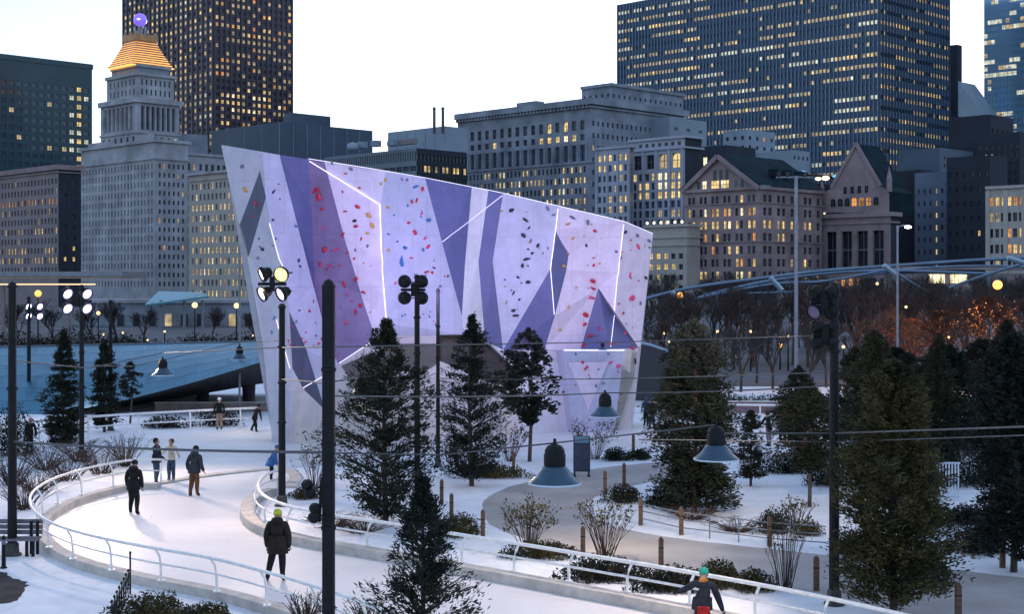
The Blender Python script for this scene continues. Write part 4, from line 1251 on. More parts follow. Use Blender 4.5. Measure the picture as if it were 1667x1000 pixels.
r_, b_, zt_ = light_pole('thin lamp standard by the cream building, left of the climbing wall', 390, 80.0, 405, .12, material=GREYM)

# catenary cables; each is hung between two points of known depth
def cable(label, pts, rad=.022, sag=0.0):
    q = []
    pp = [P(*p) for p in pts]
    for a, b in zip(pp, pp[1:]):
        for k in range(10):
            t = k / 10
            v = a.lerp(b, t); v.z -= sag * 4 * t * (1 - t)
            q.append(v)
    q.append(pp[-1])
    m = MB(); m.tube(q, rad, 5)
    o = m.build('overhead_cable', CABLEM)
    return tag(o, label, 'cable')
cable('thick cable crossing low from the left pole to the nearest pole', [(20, 719, 38.5), (535, 737, 25.0)], .028, .06)
cable('cable from the nearest pole to the big pendant lamp above the path', [(535, 738, 25.0), (720, 741, 24.0), (900, 722, 23.0), (1165, 692, 27.0)], .014)
cable('thin cable from the nearest pole to the pendant over the wall foot', [(541, 645, 25.0), (985, 640, 39.0), (1358, 628, 32.6)], .018, .05)
cable('light cable running to the right edge in front of the dark conifers', [(1165, 706, 27.0), (1358, 706, 32.6), (1700, 694, 22.0)], .018)
cable('second lower cable at the right edge under the first', [(1040, 716, 30.0), (1358, 720, 32.6), (1700, 708, 24.0)], .013)
cable('thin high cable in front of the climbing wall', [(541, 565, 25.0), (1010, 557, 40.0), (1356, 546, 32.6)], .014)
cable('thin cable over the lower wall to the right floodlight pole', [(713, 616, 57.0), (1356, 606, 32.6)], .016, .1)
cable('thin cable from the left pole to the far pendant lamps', [(20, 587, 38.5), (144, 600, 47.0), (265, 575, 55.0), (459, 566, 47.0), (531, 565, 25.0)], .018)
cable('thin cable above the footbridge to the inner kerb pole', [(47, 592, 84.0), (216, 597, 60.0), (390, 558, 70.0), (459, 555, 47.0)], .018)
cable('short cable between the inner kerb pole and the nearest pole', [(459, 618, 47.0), (529, 624, 25.0)], .018)
cable('cable from the nearest pole to the small pendant at the conifer', [(541, 622, 25.0), (587, 614, 44.0), (679, 622, 54.0), (713, 606, 57.0)], .018)

RIMM = mat('lamp_rim', (.5, .6, .7), .4)
def pendant(label, px, py_bot, d, dia=.85, power=45):
    c = P(px, py_bot, d)
    root = thing('pendant_lamp', label, 'pendant lamp', c, 'bell shaped pendant lamps on cables')
    s = dia / .85
    m = MB()
    m.lathe(c, [(.425 * s, 0), (.425 * s, .015 * s), (.30 * s, .12 * s), (.23 * s, .22 * s), (.19 * s, .27 * s), (.16 * s, .28 * s)], 20); m.build('shade', SHADEM, root, smooth=True)
    m = MB()
    m.lathe(c, [(.17 * s, .27 * s), (.18 * s, .30 * s), (.18 * s, .46 * s), (.165 * s, .48 * s), (.165 * s, .53 * s), (.12 * s, .6 * s), (.03 * s, .64 * s)], 14); m.build('housing', BLACKM, root)
    m = MB(); m.lathe(c, [(.435 * s, -.012), (.435 * s, .012), (.415 * s, .013), (.415 * s, -.013)], 20); m.build('rim', RIMM, root)
    m = MB(); m.tube([c + ZV * .62 * s, c + ZV * .72 * s], .03 * s, 6); m.build('hanger', BLACKM, root)
    m = MB(); m.lathe(c + ZV * .05 * s, [(.02, -.05 * s), (.12 * s, 0), (.16 * s, .06 * s), (.1 * s, .12 * s)], 12); m.build('bulb', mat('pendant_bulb', (1, .95, .85), .3, emit=(1, .93, .82), estr=5), root)
    if power:
        spot('pendant_beam', c - ZV * .02, c - ZV * 3, power, (1.0, .80, .58), 125, .6, .12, root)
    return root
pendant('largest blue bell-shaped pendant lamp, hanging over the grey path', 903, 787, 23.0, .85, 80)
pendant('second largest pendant lamp, hanging in front of the dark broad conifer', 1166, 748, 27.0, .85, 80)
pendant('pendant lamp hanging in front of the lower right of the climbing wall', 985, 678, 39.0, .85, 170)
pendant('pendant lamp half hidden against the conifer right of the nearest pole', 587, 646, 44.0)
pendant('tilted-looking dark pendant lamp in front of the blue footbridge', 265, 611, 55.0)
pendant('pale rimmed pendant lamp near the end of the footbridge by the wall', 390, 585, 70.0)
pendant('tiny distant pendant lamp above the footbridge parapet', 285, 575, 100.0, .85, 0)
pendant('tiny dark pendant lamp against the right triangle of the climbing wall', 981, 570, 62.0, .42, 0)

# small street lamps with glowing globes
def street_lamp(label, px, py, d, r, col, strength, g='glowing street lamps in the distance'):
    strength *= .34; r *= .8
    c = P(px, py, d)
    root = thing('street_lamp', label, 'street lamp', (c.x, c.y, 0), g)
    m = MB(); m.tube([(c.x, c.y, 0), (c.x, c.y, c.z - r)], [.09, .05], 6); m.build('post', BLACKM, root)
    m = MB(); m.lathe(c, [(r * math.cos(R(a)), r * math.sin(R(a))) for a in range(-90, 91, 30)], 10)
    gm = mat('globe_%d_%d_%d' % (col[0] * 100, col[1] * 100, strength * 10), col, .3, emit=col, estr=strength); gm.cycles.emission_sampling = 'NONE'
    m.build('globe', gm, root, smooth=True)
    return root
OR_, WR_ = (1.0, .40, .08), (1.0, .62, .24)
for lb, px, py, d, r, c_, st_ in [
    ('orange street lamp under the left canopy roof edge', 62, 478, 140, .42, OR_, 6), ('small orange street lamp between the two left floodlight clusters', 113, 497, 170, .3, OR_, 6),
    ('small orange street lamp right of the glaring floodlight cluster', 160, 510, 150, .26, WR_, 6), ('warm street lamp before the low grey building, left one', 317, 497, 150, .38, WR_, 6),
    ('warm street lamp before the low grey building, right one by the wall', 385, 498, 150, .36, WR_, 6), ('orange street lamp close right of the climbing wall top trees', 1107, 481, 150, .42, OR_, 7),
    ('orange street lamp just above the broad dark conifer', 1119, 552, 120, .28, OR_, 7), ('tiny amber street lamp above the snowy lawn', 1195, 552, 120, .16, OR_, 6), ('amber street lamp beside the tall grey mast', 1270, 563, 120, .26, OR_, 7),
    ('small white street lamp left of the snowy lawn', 1074, 551, 130, .15, WR_, 6), ('small amber street lamp right of the dark lamp cluster', 1373, 565, 110, .16, WR_, 6), ('largest orange street lamp by the russet trees', 1624, 464, 120, .50, OR_, 8),
    ('left of two small white lamps at the right edge', 1646, 600, 100, .12, WR_, 7), ('right of two small white lamps at the right edge', 1660, 600, 100, .13, WR_, 7), ('small white street lamp within the russet trees', 1544, 550, 105, .14, WR_, 6),
    ('tiny red lamp right of the tall grey mast', 1324, 554, 120, .15, (1, .15, .1), 5), ('tiny white lamp low in the bare trees right of the mast', 1407, 598, 100, .1, WR_, 6)]:
    street_lamp(lb, px, py, d, r, c_, st_)
for lb, px, py in [('pinprick lamp beside the climbing wall edge, upper', 1082, 543), ('pinprick lamp just above the footbridge end', 1090, 556), ('pinprick lamp over the broad dark conifer', 1168, 540), ('pinprick lamp above the snowy lawn trunks', 1222, 540), ('pinprick lamp left of the tall grey mast', 1283, 548),
                   ('pinprick lamp high right of the dark lamp cluster', 1428, 462), ('pinprick lamp between the two bare trees by the street light', 1475, 500), ('pinprick lamp low before the russet trees', 1528, 566), ('pinprick lamp above the left conifers', 200, 542), ('pinprick lamp left of the little tree before the bridge', 168, 545),
                   ('pinprick lamp before the low grey building, middle', 268, 540), ('pinprick lamp beside the teal roofed pavilion', 240, 554), ('pinprick lamp over the parapet close to the wall', 412, 547)]:
    street_lamp(lb, px, py, 118 if px > 500 else 150, .14, WR_, 7)
pl = bpy.data.lights.new('street_glow', 'POINT'); pl.energy = 1300; pl.color = (1, .36, .08); pl.shadow_soft_size = .5
po = bpy.data.objects.new('street_glow', pl); COL.objects.link(po); po.location = P(1604, 484, 99)
# ------------------------------------------------------------------ vegetation
def leaf_cloud(pts, size, aspect, seed, up=0.3, dirs=None):
    """diamond leaves: numpy array of positions -> (verts, faces)"""
    r = np.random.default_rng(seed)
    n = len(pts)
    a = r.normal(size=(n, 3)); a[:, 2] += up
    if dirs is not None:
        a = a * .42 + dirs
    a /= np.linalg.norm(a, axis=1)[:, None]
    b = r.normal(size=(n, 3)); b -= a * np.sum(a * b, axis=1)[:, None]; b /= np.linalg.norm(b, axis=1)[:, None]
    L = size * r.uniform(.6, 1.4, size=(n, 1))
    W = L / aspect
    v = np.empty((n, 4, 3))
    v[:, 0] = pts - a * L * .5; v[:, 1] = pts + b * W * .5; v[:, 2] = pts + a * L * .5; v[:, 3] = pts - b * W * .5
    f = np.arange(n * 4).reshape(n, 4)
    return v.reshape(-1, 3), f
def np_mesh(name, v, f, material):
    me = bpy.data.meshes.new(name)
    me.vertices.add(len(v)); me.vertices.foreach_set('co', v.ravel().astype(np.float32))
    me.loops.add(f.size); me.loops.foreach_set('vertex_index', f.ravel().astype(np.int32))
    me.polygons.add(len(f)); me.polygons.foreach_set('loop_start', (np.arange(len(f)) * f.shape[1]).astype(np.int32))
    me.materials.append(material)
    me.update(calc_edges=True); me.validate()
    return me
def foliage(name, dark, light, scale):
    m = mat(name, dark, .75, spec=.2, col2=light, nscale=scale, detail=3, ramp=(.35, .7))
    return m
EVER = foliage('evergreen_needles', (.010, .014, .009), (.030, .037, .021), 1.6)
EVERB = foliage('blue_evergreen_needles', (.009, .012, .011), (.026, .030, .023), 1.6)
OLIVE = foliage('olive_foliage', (.024, .024, .011), (.105, .082, .028), 1.2)
RUSTY = foliage('rusty_evergreen', (.009, .012, .009), (.034, .029, .018), 1.5)
RUSSET = foliage('russet_leaves', (.05, .022, .014), (.10, .045, .026), .8)
YELLOWG = foliage('yellow_green_leaves', (.05, .045, .018), (.13, .11, .05), 2.0)
DRYM = foliage('dry_brown_stems', (.035, .022, .018), (.09, .055, .042), 2.0)

def conifer(label, base, H, Rm, n_br, per, leaf, material, seed, form='cone', skirt=.04, rise=.35, gap=0.0, name='conifer_tree', cat='tree', aspect=2.4):
    r = np.random.default_rng(seed)
    root = thing(name, label, cat, base)
    m = MB()
    bend = r.uniform(-.12, .12, 2)
    m.tube([base, base + Vector((bend[0], bend[1], H * .5)), base + Vector((bend[0] * .6, bend[1] * .6, H * .96))], [.045 * H ** .7 * .6, .03 * H ** .7 * .5, .01], 7)
    ph = r.uniform(0, 6.28, 6)
    allp, alld = [], []
    layers = max(9, int(H * 3.2))
    n_br = int(n_br * 1.5)
    for k in range(n_br):
        t = skirt + (1 - skirt) * r.random() ** (1.25 if form == 'cone' else 1.0)
        if form == 'cone':
            t = min(.99, max(skirt, (math.floor(t * layers) + .5 + r.normal(0, .16)) / layers))
        az = r.uniform(0, 2 * PI)
        if form == 'cone':
            prof = (1 - t) ** .75 * min(1.0, .55 + (t - skirt) / .15 * .45)
        elif form == 'column':
            prof = min(1.0, .7 + t * .8) * (1 - t ** 3) ** .7
        else:   # open rounded crown above a bare stem
            prof = math.sin(PI * min(1, max(0, (t - skirt) / (1 - skirt))) ** .8) ** .7
        lob = 1 + .22 * math.sin(2 * az + ph[0] + 5 * t) + .16 * math.sin(3 * az + ph[1] - 9 * t) + .12 * math.sin(17 * t + ph[2])
        L = Rm * max(.02, prof) * lob * r.uniform(.65, 1.12)
        z = t * H
        d = np.array([math.cos(az), math.sin(az)])
        s = r.random(per) ** .6
        s = .12 + .9 * s
        p = np.empty((per, 3))
        wob = r.normal(0, .035 + .03 * Rm, (per, 2)) * (.5 + .6 * s[:, None]) * (1.15 - .8 * t)
        p[:, :2] = d[None] * (L * s)[:, None] + wob
        p[:, 2] = z + rise * L * s - .18 * L * s ** 2 + r.normal(0, .04 + .02 * Rm, per)
        p[:, 2] = np.clip(p[:, 2], .03, H * 1.02)
        allp.append(p)
        dd = np.empty((per, 3)); sid = r.choice([-1.0, 1.0], per) * r.uniform(.1, .8, per)
        dd[:, 0] = d[0] - d[1] * sid; dd[:, 1] = d[1] + d[0] * sid; dd[:, 2] = rise - .3 * s
        alld.append(dd / np.linalg.norm(dd, axis=1)[:, None])
        if k % 3 == 0:
            m.tube([base + Vector((0, 0, z)), base + Vector((d[0] * L * .8, d[1] * L * .8, z + rise * L * .7))], [.018 + .004 * H * (1 - t), .006], 4, 0, False)
    m.build('trunk', BARKM, root)
    pts = np.concatenate(allp); drs = np.concatenate(alld)
    if gap:
        key = np.sin(pts[:, 0] * 4.1 + ph[3]) * np.sin(pts[:, 1] * 3.7 + ph[4]) * np.sin(pts[:, 2] * 3.3 + ph[5])
        kp = key < .45 - gap + r.random(len(pts)) * .3
        pts, drs = pts[kp], drs[kp]
    v, f = leaf_cloud(pts, leaf * 1.25, aspect * 1.35, seed + 1, .3, drs)
    me = np_mesh('crown', v, f, material)
    o = link('crown', me, root)
    return root

def shrub(label, base, rx, ry, h, n, leaf, material, seed, group=None, twigs=10, name='shrub', aspect=2.2, cat='shrub'):
    r = np.random.default_rng(seed)
    root = thing(name, label, cat, base, group)
    ph = r.uniform(0, 6.28, 4)
    az = r.uniform(0, 2 * PI, n); el = np.arcsin(r.random(n)); rr = r.random(n) ** .45
    lob = 1 + .2 * np.sin(3 * az + ph[0]) + .15 * np.sin(5 * az + ph[1] + 4 * el)
    p = np.stack([np.cos(az) * np.cos(el) * rx * rr * lob, np.sin(az) * np.cos(el) * ry * rr * lob, .03 + np.sin(el) * h * rr * (1 + .15 * np.sin(7 * az + ph[2]))], 1)
    v, f = leaf_cloud(p, leaf, aspect, seed)
    link('foliage', np_mesh('foliage', v, f, material), root)
    m = MB()
    for k in range(twigs):
        a = r.uniform(0, 6.28); e = r.uniform(.5, 1.3)
        m.tube([base, base + Vector((math.cos(a) * rx * .5 * math.cos(e), math.sin(a) * ry * .5 * math.cos(e), h * .55)), base + Vector((math.cos(a) * rx * 1.05 * math.cos(e), math.sin(a) * ry * 1.05 * math.cos(e), h * r.uniform(.8, 1.2) * math.sin(e)))], [.014, .01, .004], 4, 0, False)
    m.build('stems', BARKM, root)
    return root

def twig_shrub(label, base, rx, h, n, material, seed, leaves=0, lmat=None, group=None, rad=.008, name='bare_shrub'):
    r = np.random.default_rng(seed)
    root = thing(name, label, 'shrub', base, group)
    m = MB()
    tips = []
    for k in range(n):
        a = r.uniform(0, 6.28); sp = r.random() ** .6
        b0 = base + Vector((math.cos(a) * rx * .35 * r.random(), math.sin(a) * rx * .35 * r.random(), 0))
        hh = h * r.uniform(.5, 1.05)
        p1 = b0 + Vector((math.cos(a) * rx * sp * .45, math.sin(a) * rx * sp * .45, hh * .55))
        p2 = b0 + Vector((math.cos(a) * rx * sp, math.sin(a) * rx * sp, hh))
        m.tube([b0, p1, p2], [rad * 1.3, rad, rad * .5], 3, 0, False)
        for q in range(3):
            t = r.uniform(.4, .95); s0 = p1.lerp(p2, t)
            e = s0 + Vector((r.normal(0, .14) * rx, r.normal(0, .14) * rx, r.uniform(.03, .18) * h))
            m.tube([s0, e], [rad * .7, rad * .35], 3, 0, False)
            tips.append(e)
        tips.append(p2)
    m.build('stems', material, root)
    if leaves:
        tp = np.array([tuple(t) for t in tips]) - np.array(tuple(base))
        p = tp[r.integers(0, len(tp), leaves)] + r.normal(0, .05 * rx + .02, (leaves, 3))
        v, f = leaf_cloud(p, .09, 1.6, seed)
        link('foliage', np_mesh('foliage', v, f, lmat), root)
    return root

# recursive bare trees, a few shapes shared by many
def bare_mesh(seed, H, depth=6, spread=.55, rad0=.16):
    r = random.Random(seed)
    mt, mc = MB(), MB()
    def grow(p, d, L, rad, lev):
        q = p + d * L + Vector((r.uniform(-.06, .06), r.uniform(-.06, .06), 0)) * L
        m = mt if lev <= 1 else mc
        m.tube([p, q], [rad, rad * .72], 6 if lev <= 1 else 3, 0, False)
        if lev >= depth:
            return
        n = 4 if lev == 0 else (3 if lev < 4 else (3 if r.random() < .5 else 2))
        for k in range(n):
            a = r.uniform(0, 6.28)
            ax = Vector((math.cos(a), math.sin(a), 0))
            nd = (d + ax * r.uniform(.25, spread) * (1.0 if lev else 1.15) + Vector((0, 0, .12))).normalized()
            grow(p.lerp(q, r.uniform(.65, 1.0)), nd, L * r.uniform(.62, .86), rad * r.uniform(.58, .74), lev + 1)
    grow(Vector((0, 0, 0)), Vector((0, 0, 1)), H * .27, rad0, 0)
    return mt.mesh('trunk', BARKM), mc.mesh('crown', TWIGM)
BARE = [bare_mesh(s, 8.0, 7 if s < 4 else 6, .6 if s % 2 else .75) for s in range(1, 6)]
def bare_tree(label, base, H, k, group='bare winter trees', mats=None):
    root = thing('bare_tree', label, 'tree', base, group)
    t, c = BARE[k % len(BARE)]
    root.scale = (H / 8.0,) * 3
    root.rotation_euler = (0, 0, rng.uniform(0, 6.28))
    link('trunk', t, root); link('crown', c, root)
    return root

conifer('dark slim conifer in the foreground with open twiggy lower branches', Vector((P(688, CY, 25).x, 25, 0)), 3.95, 1.25, 230, 52, .085, EVERB, 1, rise=.75, gap=.18, aspect=3.0)
conifer('large broad conifer left of centre in front of the climbing wall', G(628, 852), 6.2, 2.15, 270, 58, .11, EVER, 2, 'cone', .03, .6, .3)
conifer('conical conifer in the middle of the climbing wall front', G(768, 792), 6.2, 1.75, 230, 55, .11, EVERB, 3, 'cone', .04, .55, .3)
conifer('airy small tree with bare stem in front of the climbing wall', G(862, 752), 5.4, 1.35, 120, 46, .15, EVERB, 4, 'round', .30, .25, .15, aspect=1.7)
conifer('broad dense dark conifer on the snowy island right of the wall', G(1130, 834), 6.1, 1.62, 420, 70, .11, EVER, 5, 'column', .02, .25)
conifer('small leafy evergreen between the broad conifer and the island snow', G(1222, 792), 2.7, .62, 110, 36, .10, EVERB, 6, 'column', .1, .3, .1)
conifer('dark spreading evergreen with a crooked stem on the snowy island', G(1318, 826), 4.0, 1.25, 200, 60, .11, EVER, 7, 'round', .32, .1)
conifer('large olive brown evergreen beside the right floodlight pole', Vector((P(1455, CY, 31).x, 31, 0)), 5.6, 1.35, 420, 75, .095, OLIVE, 8, 'column', .05, .5)
conifer('dark evergreen filling the right edge behind the path', G(1650, 932), 6.0, 1.25, 340, 60, .12, EVERB, 9, 'column', .06, .4, .15)
conifer('dark evergreen behind the olive tree, left of the white gate', G(1425, 800), 5.6, 1.3, 260, 55, .12, EVER, 10, 'column', .03, .3)
conifer('dark evergreen behind the white gate', G(1528, 770), 5.3, 1.3, 260, 55, .12, EVER, 21, 'cone', .03, .3)
conifer('dark evergreen at the right edge behind the others', G(1640, 765), 5.8, 1.5, 260, 60, .13, RUSTY, 22, 'column', .03, .3)
conifer('dark evergreen in the gap right of the right floodlight pole', G(1392, 770), 4.8, 1.2, 240, 55, .12, EVER, 41, 'column', .02, .3)
conifer('dark evergreen behind the olive tree on its right side', G(1478, 850), 4.6, .9, 220, 50, .11, EVER, 43, 'column', .02, .4)
conifer('dark evergreen cut by the right edge beyond the path', G(1668, 860), 4.8, 1.2, 240, 50, .12, EVER, 44, 'column', .02, .4)
conifer('broad dark evergreen far behind the white gate', G(1540, 738), 4.6, 1.9, 260, 55, .14, EVER, 45, 'column', .02, .3)
conifer('broad dark evergreen far behind the right edge', G(1600, 732), 4.8, 1.9, 260, 55, .14, RUSTY, 46, 'column', .02, .3)
conifer('broad dark evergreen far behind the olive tree', G(1455, 730), 4.4, 1.9, 260, 55, .14, EVER, 47, 'column', .02, .3)
conifer('black conifer at the far left beside the glaring floodlights', G(104, 724), 5.2, 1.25, 240, 50, .12, EVER, 11, 'cone', .02, .25, .1)
conifer('narrow conifer right of the black conifer at the far left', G(170, 704), 4.4, .8, 170, 45, .12, EVER, 12, 'column', .05, .3, .1)
conifer('little tree standing before the blue footbridge', G(212, 690), 3.2, .7, 40, 30, .14, EVERB, 13, 'round', .45, .1)
conifer('thin young tree right of the dark mast beside the tall post', G(1300, 745), 3.8, .9, 120, 40, .12, EVER, 14, 'round', .2, .2)

# low shrubs
SHG = 'low evergreen shrubs round the rink'
for lb, px, py, rx, ry, h, n, lf, mt_ in [
    ('dark juniper below the outer railing, larger left one', 245, 1010, .95, .8, .55, 4200, .075, OLIVE), ('dark juniper below the outer railing, smaller right one', 335, 1012, .6, .6, .35, 2400, .075, OLIVE),
    ('round dark clipped shrub on the snowy island', 1262, 868, .62, .6, .7, 2600, .07, EVER), ('small dark shrub right of the round clipped one', 1318, 872, .45, .4, .42, 1400, .07, OLIVE),
    ('dark green bush beside the first wooden posts left of the path', 745, 872, .75, .6, .62, 2800, .085, OLIVE), ('spreading juniper behind the inner railing, below the yellow bush', 880, 908, 1.1, .6, .42, 3000, .085, OLIVE),
    ('large juniper behind the inner railing at the middle', 985, 945, 1.25, .7, .55, 4200, .085, RUSTY), ('wide juniper behind the inner railing left of the green hat', 1095, 962, 1.0, .6, .55, 3600, .085, RUSTY),
    ('rounded bush behind the railing right of the green hat', 1170, 955, .62, .55, .62, 2600, .08, OLIVE), ('rounded bush farther right of the green hat', 1226, 962, .5, .5, .5, 2000, .08, OLIVE),
    ('black low bush left of the broad conifer base', 1015, 818, .7, .6, .55, 2200, .09, EVER), ('low dark bush under the broad conifer', 1080, 825, .7, .5, .5, 1800, .09, EVER), ('dark bush on the far bed beside the sign board', 1003, 750, .65, .5, .5, 1600, .1, EVER),
    ('second dark bush on the far bed right of the sign board', 1042, 748, .55, .5, .4, 1400, .1, EVER), ('dark green ground bush left of the sign board', 800, 778, 1.6, .6, .5, 2600, .1, OLIVE),
    ('dark bush at the far edge of the snowy island', 1280, 770, 1.2, .8, .8, 2600, .1, EVER), ('dark bush between the mast and the olive tree', 1350, 790, 1.0, .8, .9, 2600, .1, EVER), ('low dark bush by the inner kerb pole', 498, 812, .6, .5, .35, 1500, .08, OLIVE),
    ('dark bush behind the far railing at the left', 355, 694, 1.3, .7, 1.0, 2200, .11, RUSTY), ('dark bush behind the far railing nearer the conifers', 270, 697, 1.4, .7, .6, 1800, .11, RUSTY), ('dark shrub mass at the far left edge behind the pole', 18, 742, 1.3, 1.0, 2.1, 3000, .12, RUSTY),
    ('dark bush right of the olive tree at the path edge', 1500, 930, .7, .6, .7, 2200, .09, EVERB), ('dark bush left of the right edge conifer', 1590, 900, .8, .6, .9, 2600, .1, EVERB), ('dark bush mass behind the white gate', 1590, 790, 2.4, 1.0, 2.0, 5200, .11, EVER), ('low dark shrub on the snow before the white gate, left', 1515, 858, .8, .6, .6, 2400, .09, EVER), ('low dark shrub on the snow before the white gate, right', 1578, 852, .8, .6, .55, 2400, .09, EVERB), ('low dark shrub at the path edge left of the olive tree', 1385, 900, .5, .5, .5, 1600, .09, EVER), ('dark bush mass left behind the white gate', 1490, 790, 1.6, 1.0, 1.8, 3600, .11, EVER)]:
    shrub(lb, G(px, py), rx, ry, h, n, lf, mt_, int(px) + 3, SHG)
for i_, (px, d_, rx, h) in enumerate([(10, 135, 5, 2.6), (70, 140, 4, 2.0), (128, 138, 4.5, 3.0), (196, 142, 3.6, 2.2), (250, 139, 4, 1.7), (330, 143, 4.5, 2.1), (398, 138, 4, 2.4)]):
    b0 = P(px, CY, d_); b0.z = 0
    shrub('brownish thicket behind the footbridge parapet, %s from the left' % ['first', 'second', 'third', 'fourth', 'fifth', 'sixth', 'seventh'][i_], b0, rx, 1.6, h, 3200, .26, RUSTY, 700 + i_, SHG)
for i_, px in enumerate(range(1175, 1345, 24)):
    shrub('dark hedge bush beyond the low reddish wall, %s from the left' % ['first', 'second', 'third', 'fourth', 'fifth', 'sixth', 'seventh', 'eighth'][i_], G(px, 664), 1.0, .5, .75, 700, .13, EVER, 600 + i_, SHG)
for lb, px, py, rx, h, n, lv, lm in [
    ('yellow green leafy bush above the inner railing by the path', 858, 892, .75, 1.25, 46, 520, YELLOWG), ('greyish leafy bush at the inner bend of the path', 985, 905, .7, 1.5, 46, 360, YELLOWG), ('pale leggy bush behind the railing near the right wooden post', 1278, 962, .55, 2.0, 34, 110, YELLOWG),
    ('leggy pale bush with yellow leaves at the inner kerb', 512, 795, .8, 1.5, 40, 300, YELLOWG), ('pale green bush beside the sign board', 968, 748, .8, 1.5, 40, 420, YELLOWG), ('leafy bush left of the sign board before the wall', 830, 752, .7, 1.4, 36, 330, OLIVE), ('pale tufted bush on the island snow', 1296, 862, .45, .9, 30, 130, YELLOWG)]:
    twig_shrub(lb, G(px, py), rx, h, n, DRYM, int(px), lv, lm, 'leggy leafy bushes')
for k, (px, py, rx, h, lb) in enumerate([(60, 800, 1.1, .9, 'brown bare shrub left of the outer bend'), (110, 783, 1.2, 1.0, 'brown bare shrub behind the outer railing bend'), (165, 772, 1.1, 1.0, 'reddish bare shrub behind the outer railing, middle'), (205, 760, .8, 1.3, 'grey bare shrub near the standing couple'),
                                         (40, 830, .9, .9, 'bare shrub above the bench'), (20, 790, 1.2, 1.2, 'bare shrub behind the left pole'), (130, 752, 1.3, .9, 'bare shrub before the black conifer'), (75, 765, 1.2, 1.0, 'bare shrub beside the seated figure'),
                                         (540, 860, .9, .35, 'low dry stems on the bed behind the nearest pole'), (590, 868, .9, .4, 'low dry stems beside the large broad conifer'), (600, 1035, .5, .7, 'dry flower stalks right of the nearest pole'), (498, 1030, .5, .8, 'dry flower heads left of the nearest pole'), (1125, 846, .9, .4, 'dry stems along the low rail fence, left part'), (1200, 866, .9, .35, 'dry stems along the low rail fence, right part')]):
    twig_shrub(lb, G(px, py), rx, h, 60, DRYM, 300 + k, 0, None, 'bare brown shrubs', .011)
# winter trees in the distance, right of the wall
k = 0
RT = random.Random(3)
def bt(label, px, d, H):
    global k
    b0 = P(px, CY, d); b0.z = 0
    k += 1
    return bare_tree(label, b0, H, k)
for px, d, H, lb in [(1085, 118, 5.0, 'bare tree just right of the climbing wall'), (1150, 108, 4.6, 'bare tree behind the broad dark conifer'), (1206, 96, 5.6, 'bare tree left of the snowy lawn'), (1232, 104, 5.2, 'bare tree with dark trunk on the snowy lawn'), (1258, 98, 5.4, 'bare tree on the snowy lawn left of the mast'),
                     (1316, 95, 5.4, 'bare tree right of the tall grey mast'), (1345, 100, 5.6, 'bare tree behind the dark lamp cluster'), (1392, 104, 5.8, 'bare tree right of the dark lamp cluster'), (1430, 112, 6.6, 'bare tree left of the slender street light'), (1475, 100, 6.0, 'bare tree right of the slender street light'),
                     (1120, 150, 7.5, 'farther bare tree under the steel trellis, left'), (1180, 158, 8.0, 'farther bare tree under the steel trellis, second'), (1240, 150, 8.0, 'farther bare tree under the steel trellis, third'), (1300, 160, 8.4, 'farther bare tree under the steel trellis, fourth'), (1360, 150, 8.2, 'farther bare tree under the steel trellis, fifth'),
                     (1410, 165, 8.8, 'farther bare tree under the steel trellis, sixth'), (1465, 155, 8.4, 'farther bare tree under the steel trellis, seventh'), (1520, 150, 8.6, 'farther bare tree before the lit low window band'), (1575, 160, 8.6, 'farther bare tree right of the lit low window band'), (1640, 150, 8.6, 'farther bare tree at the right edge'),
                     (1075, 170, 8, 'farthest bare tree beside the climbing wall edge'), (1210, 185, 9, 'farthest bare tree above the snowy lawn'), (1330, 190, 9, 'farthest bare tree right of the mast'), (1450, 190, 9, 'farthest bare tree behind the slender street light'), (1600, 190, 9, 'farthest bare tree near the orange lamp')]:
    bt(lb, px, d, H)
for px, d, H, lb in [(150, 150, 6.4, 'bare tree behind the left floodlights'), (190, 160, 6.0, 'bare tree left of the low grey building'), (235, 165, 5.6, 'bare tree before the low grey building'), (85, 155, 6.2, 'bare tree behind the black conifer'), (415, 150, 5.6, 'bare tree beside the left edge of the climbing wall'), (30, 150, 6.0, 'bare tree behind the far left pole'), (345, 170, 5.0, 'bare tree before the teal roofed pavilion')]:
    bt(lb, px, d, H)
NAMES_ = ['beside the climbing wall edge', 'behind the broad dark conifer', 'over the snowy lawn', 'left of the tall mast', 'right of the tall mast', 'behind the dark lamp cluster', 'left of the slender street light', 'right of the slender street light', 'before the russet trees', 'at the right edge']
for i_, px in enumerate(range(1062, 1700, 32)):
    for d_, w_ in ((122 + (i_ * 7) % 11, 'middle'), (205 + (i_ * 13) % 19, 'back')):
        nm = NAMES_[min(9, int((px - 1062) / 64))]
        bt('dim bare tree of the %s row, %s, %s one' % (w_, nm, 'left' if i_ % 2 == 0 else 'right'), px + RT.uniform(-12, 12), d_, RT.uniform(7.0, 8.4) if d_ < 150 else RT.uniform(9, 10.5))
# russet-leaved oaks glowing in the street light
for px, d, H, lb, sd in [(1530, 96, 5.4, 'russet leaved tree glowing orange, left one', 31), (1612, 96, 6.3, 'russet leaved tree glowing orange, right one', 32), (1480, 104, 4.6, 'dull russet tree left of the glowing ones', 33)]:
    b0 = P(px, CY, d); b0.z = 0
    conifer(lb, b0, H, 2.3, 130, 30, .13, RUSSET, sd, 'round', .25, .7, .25, 'russet_tree', aspect=1.6)
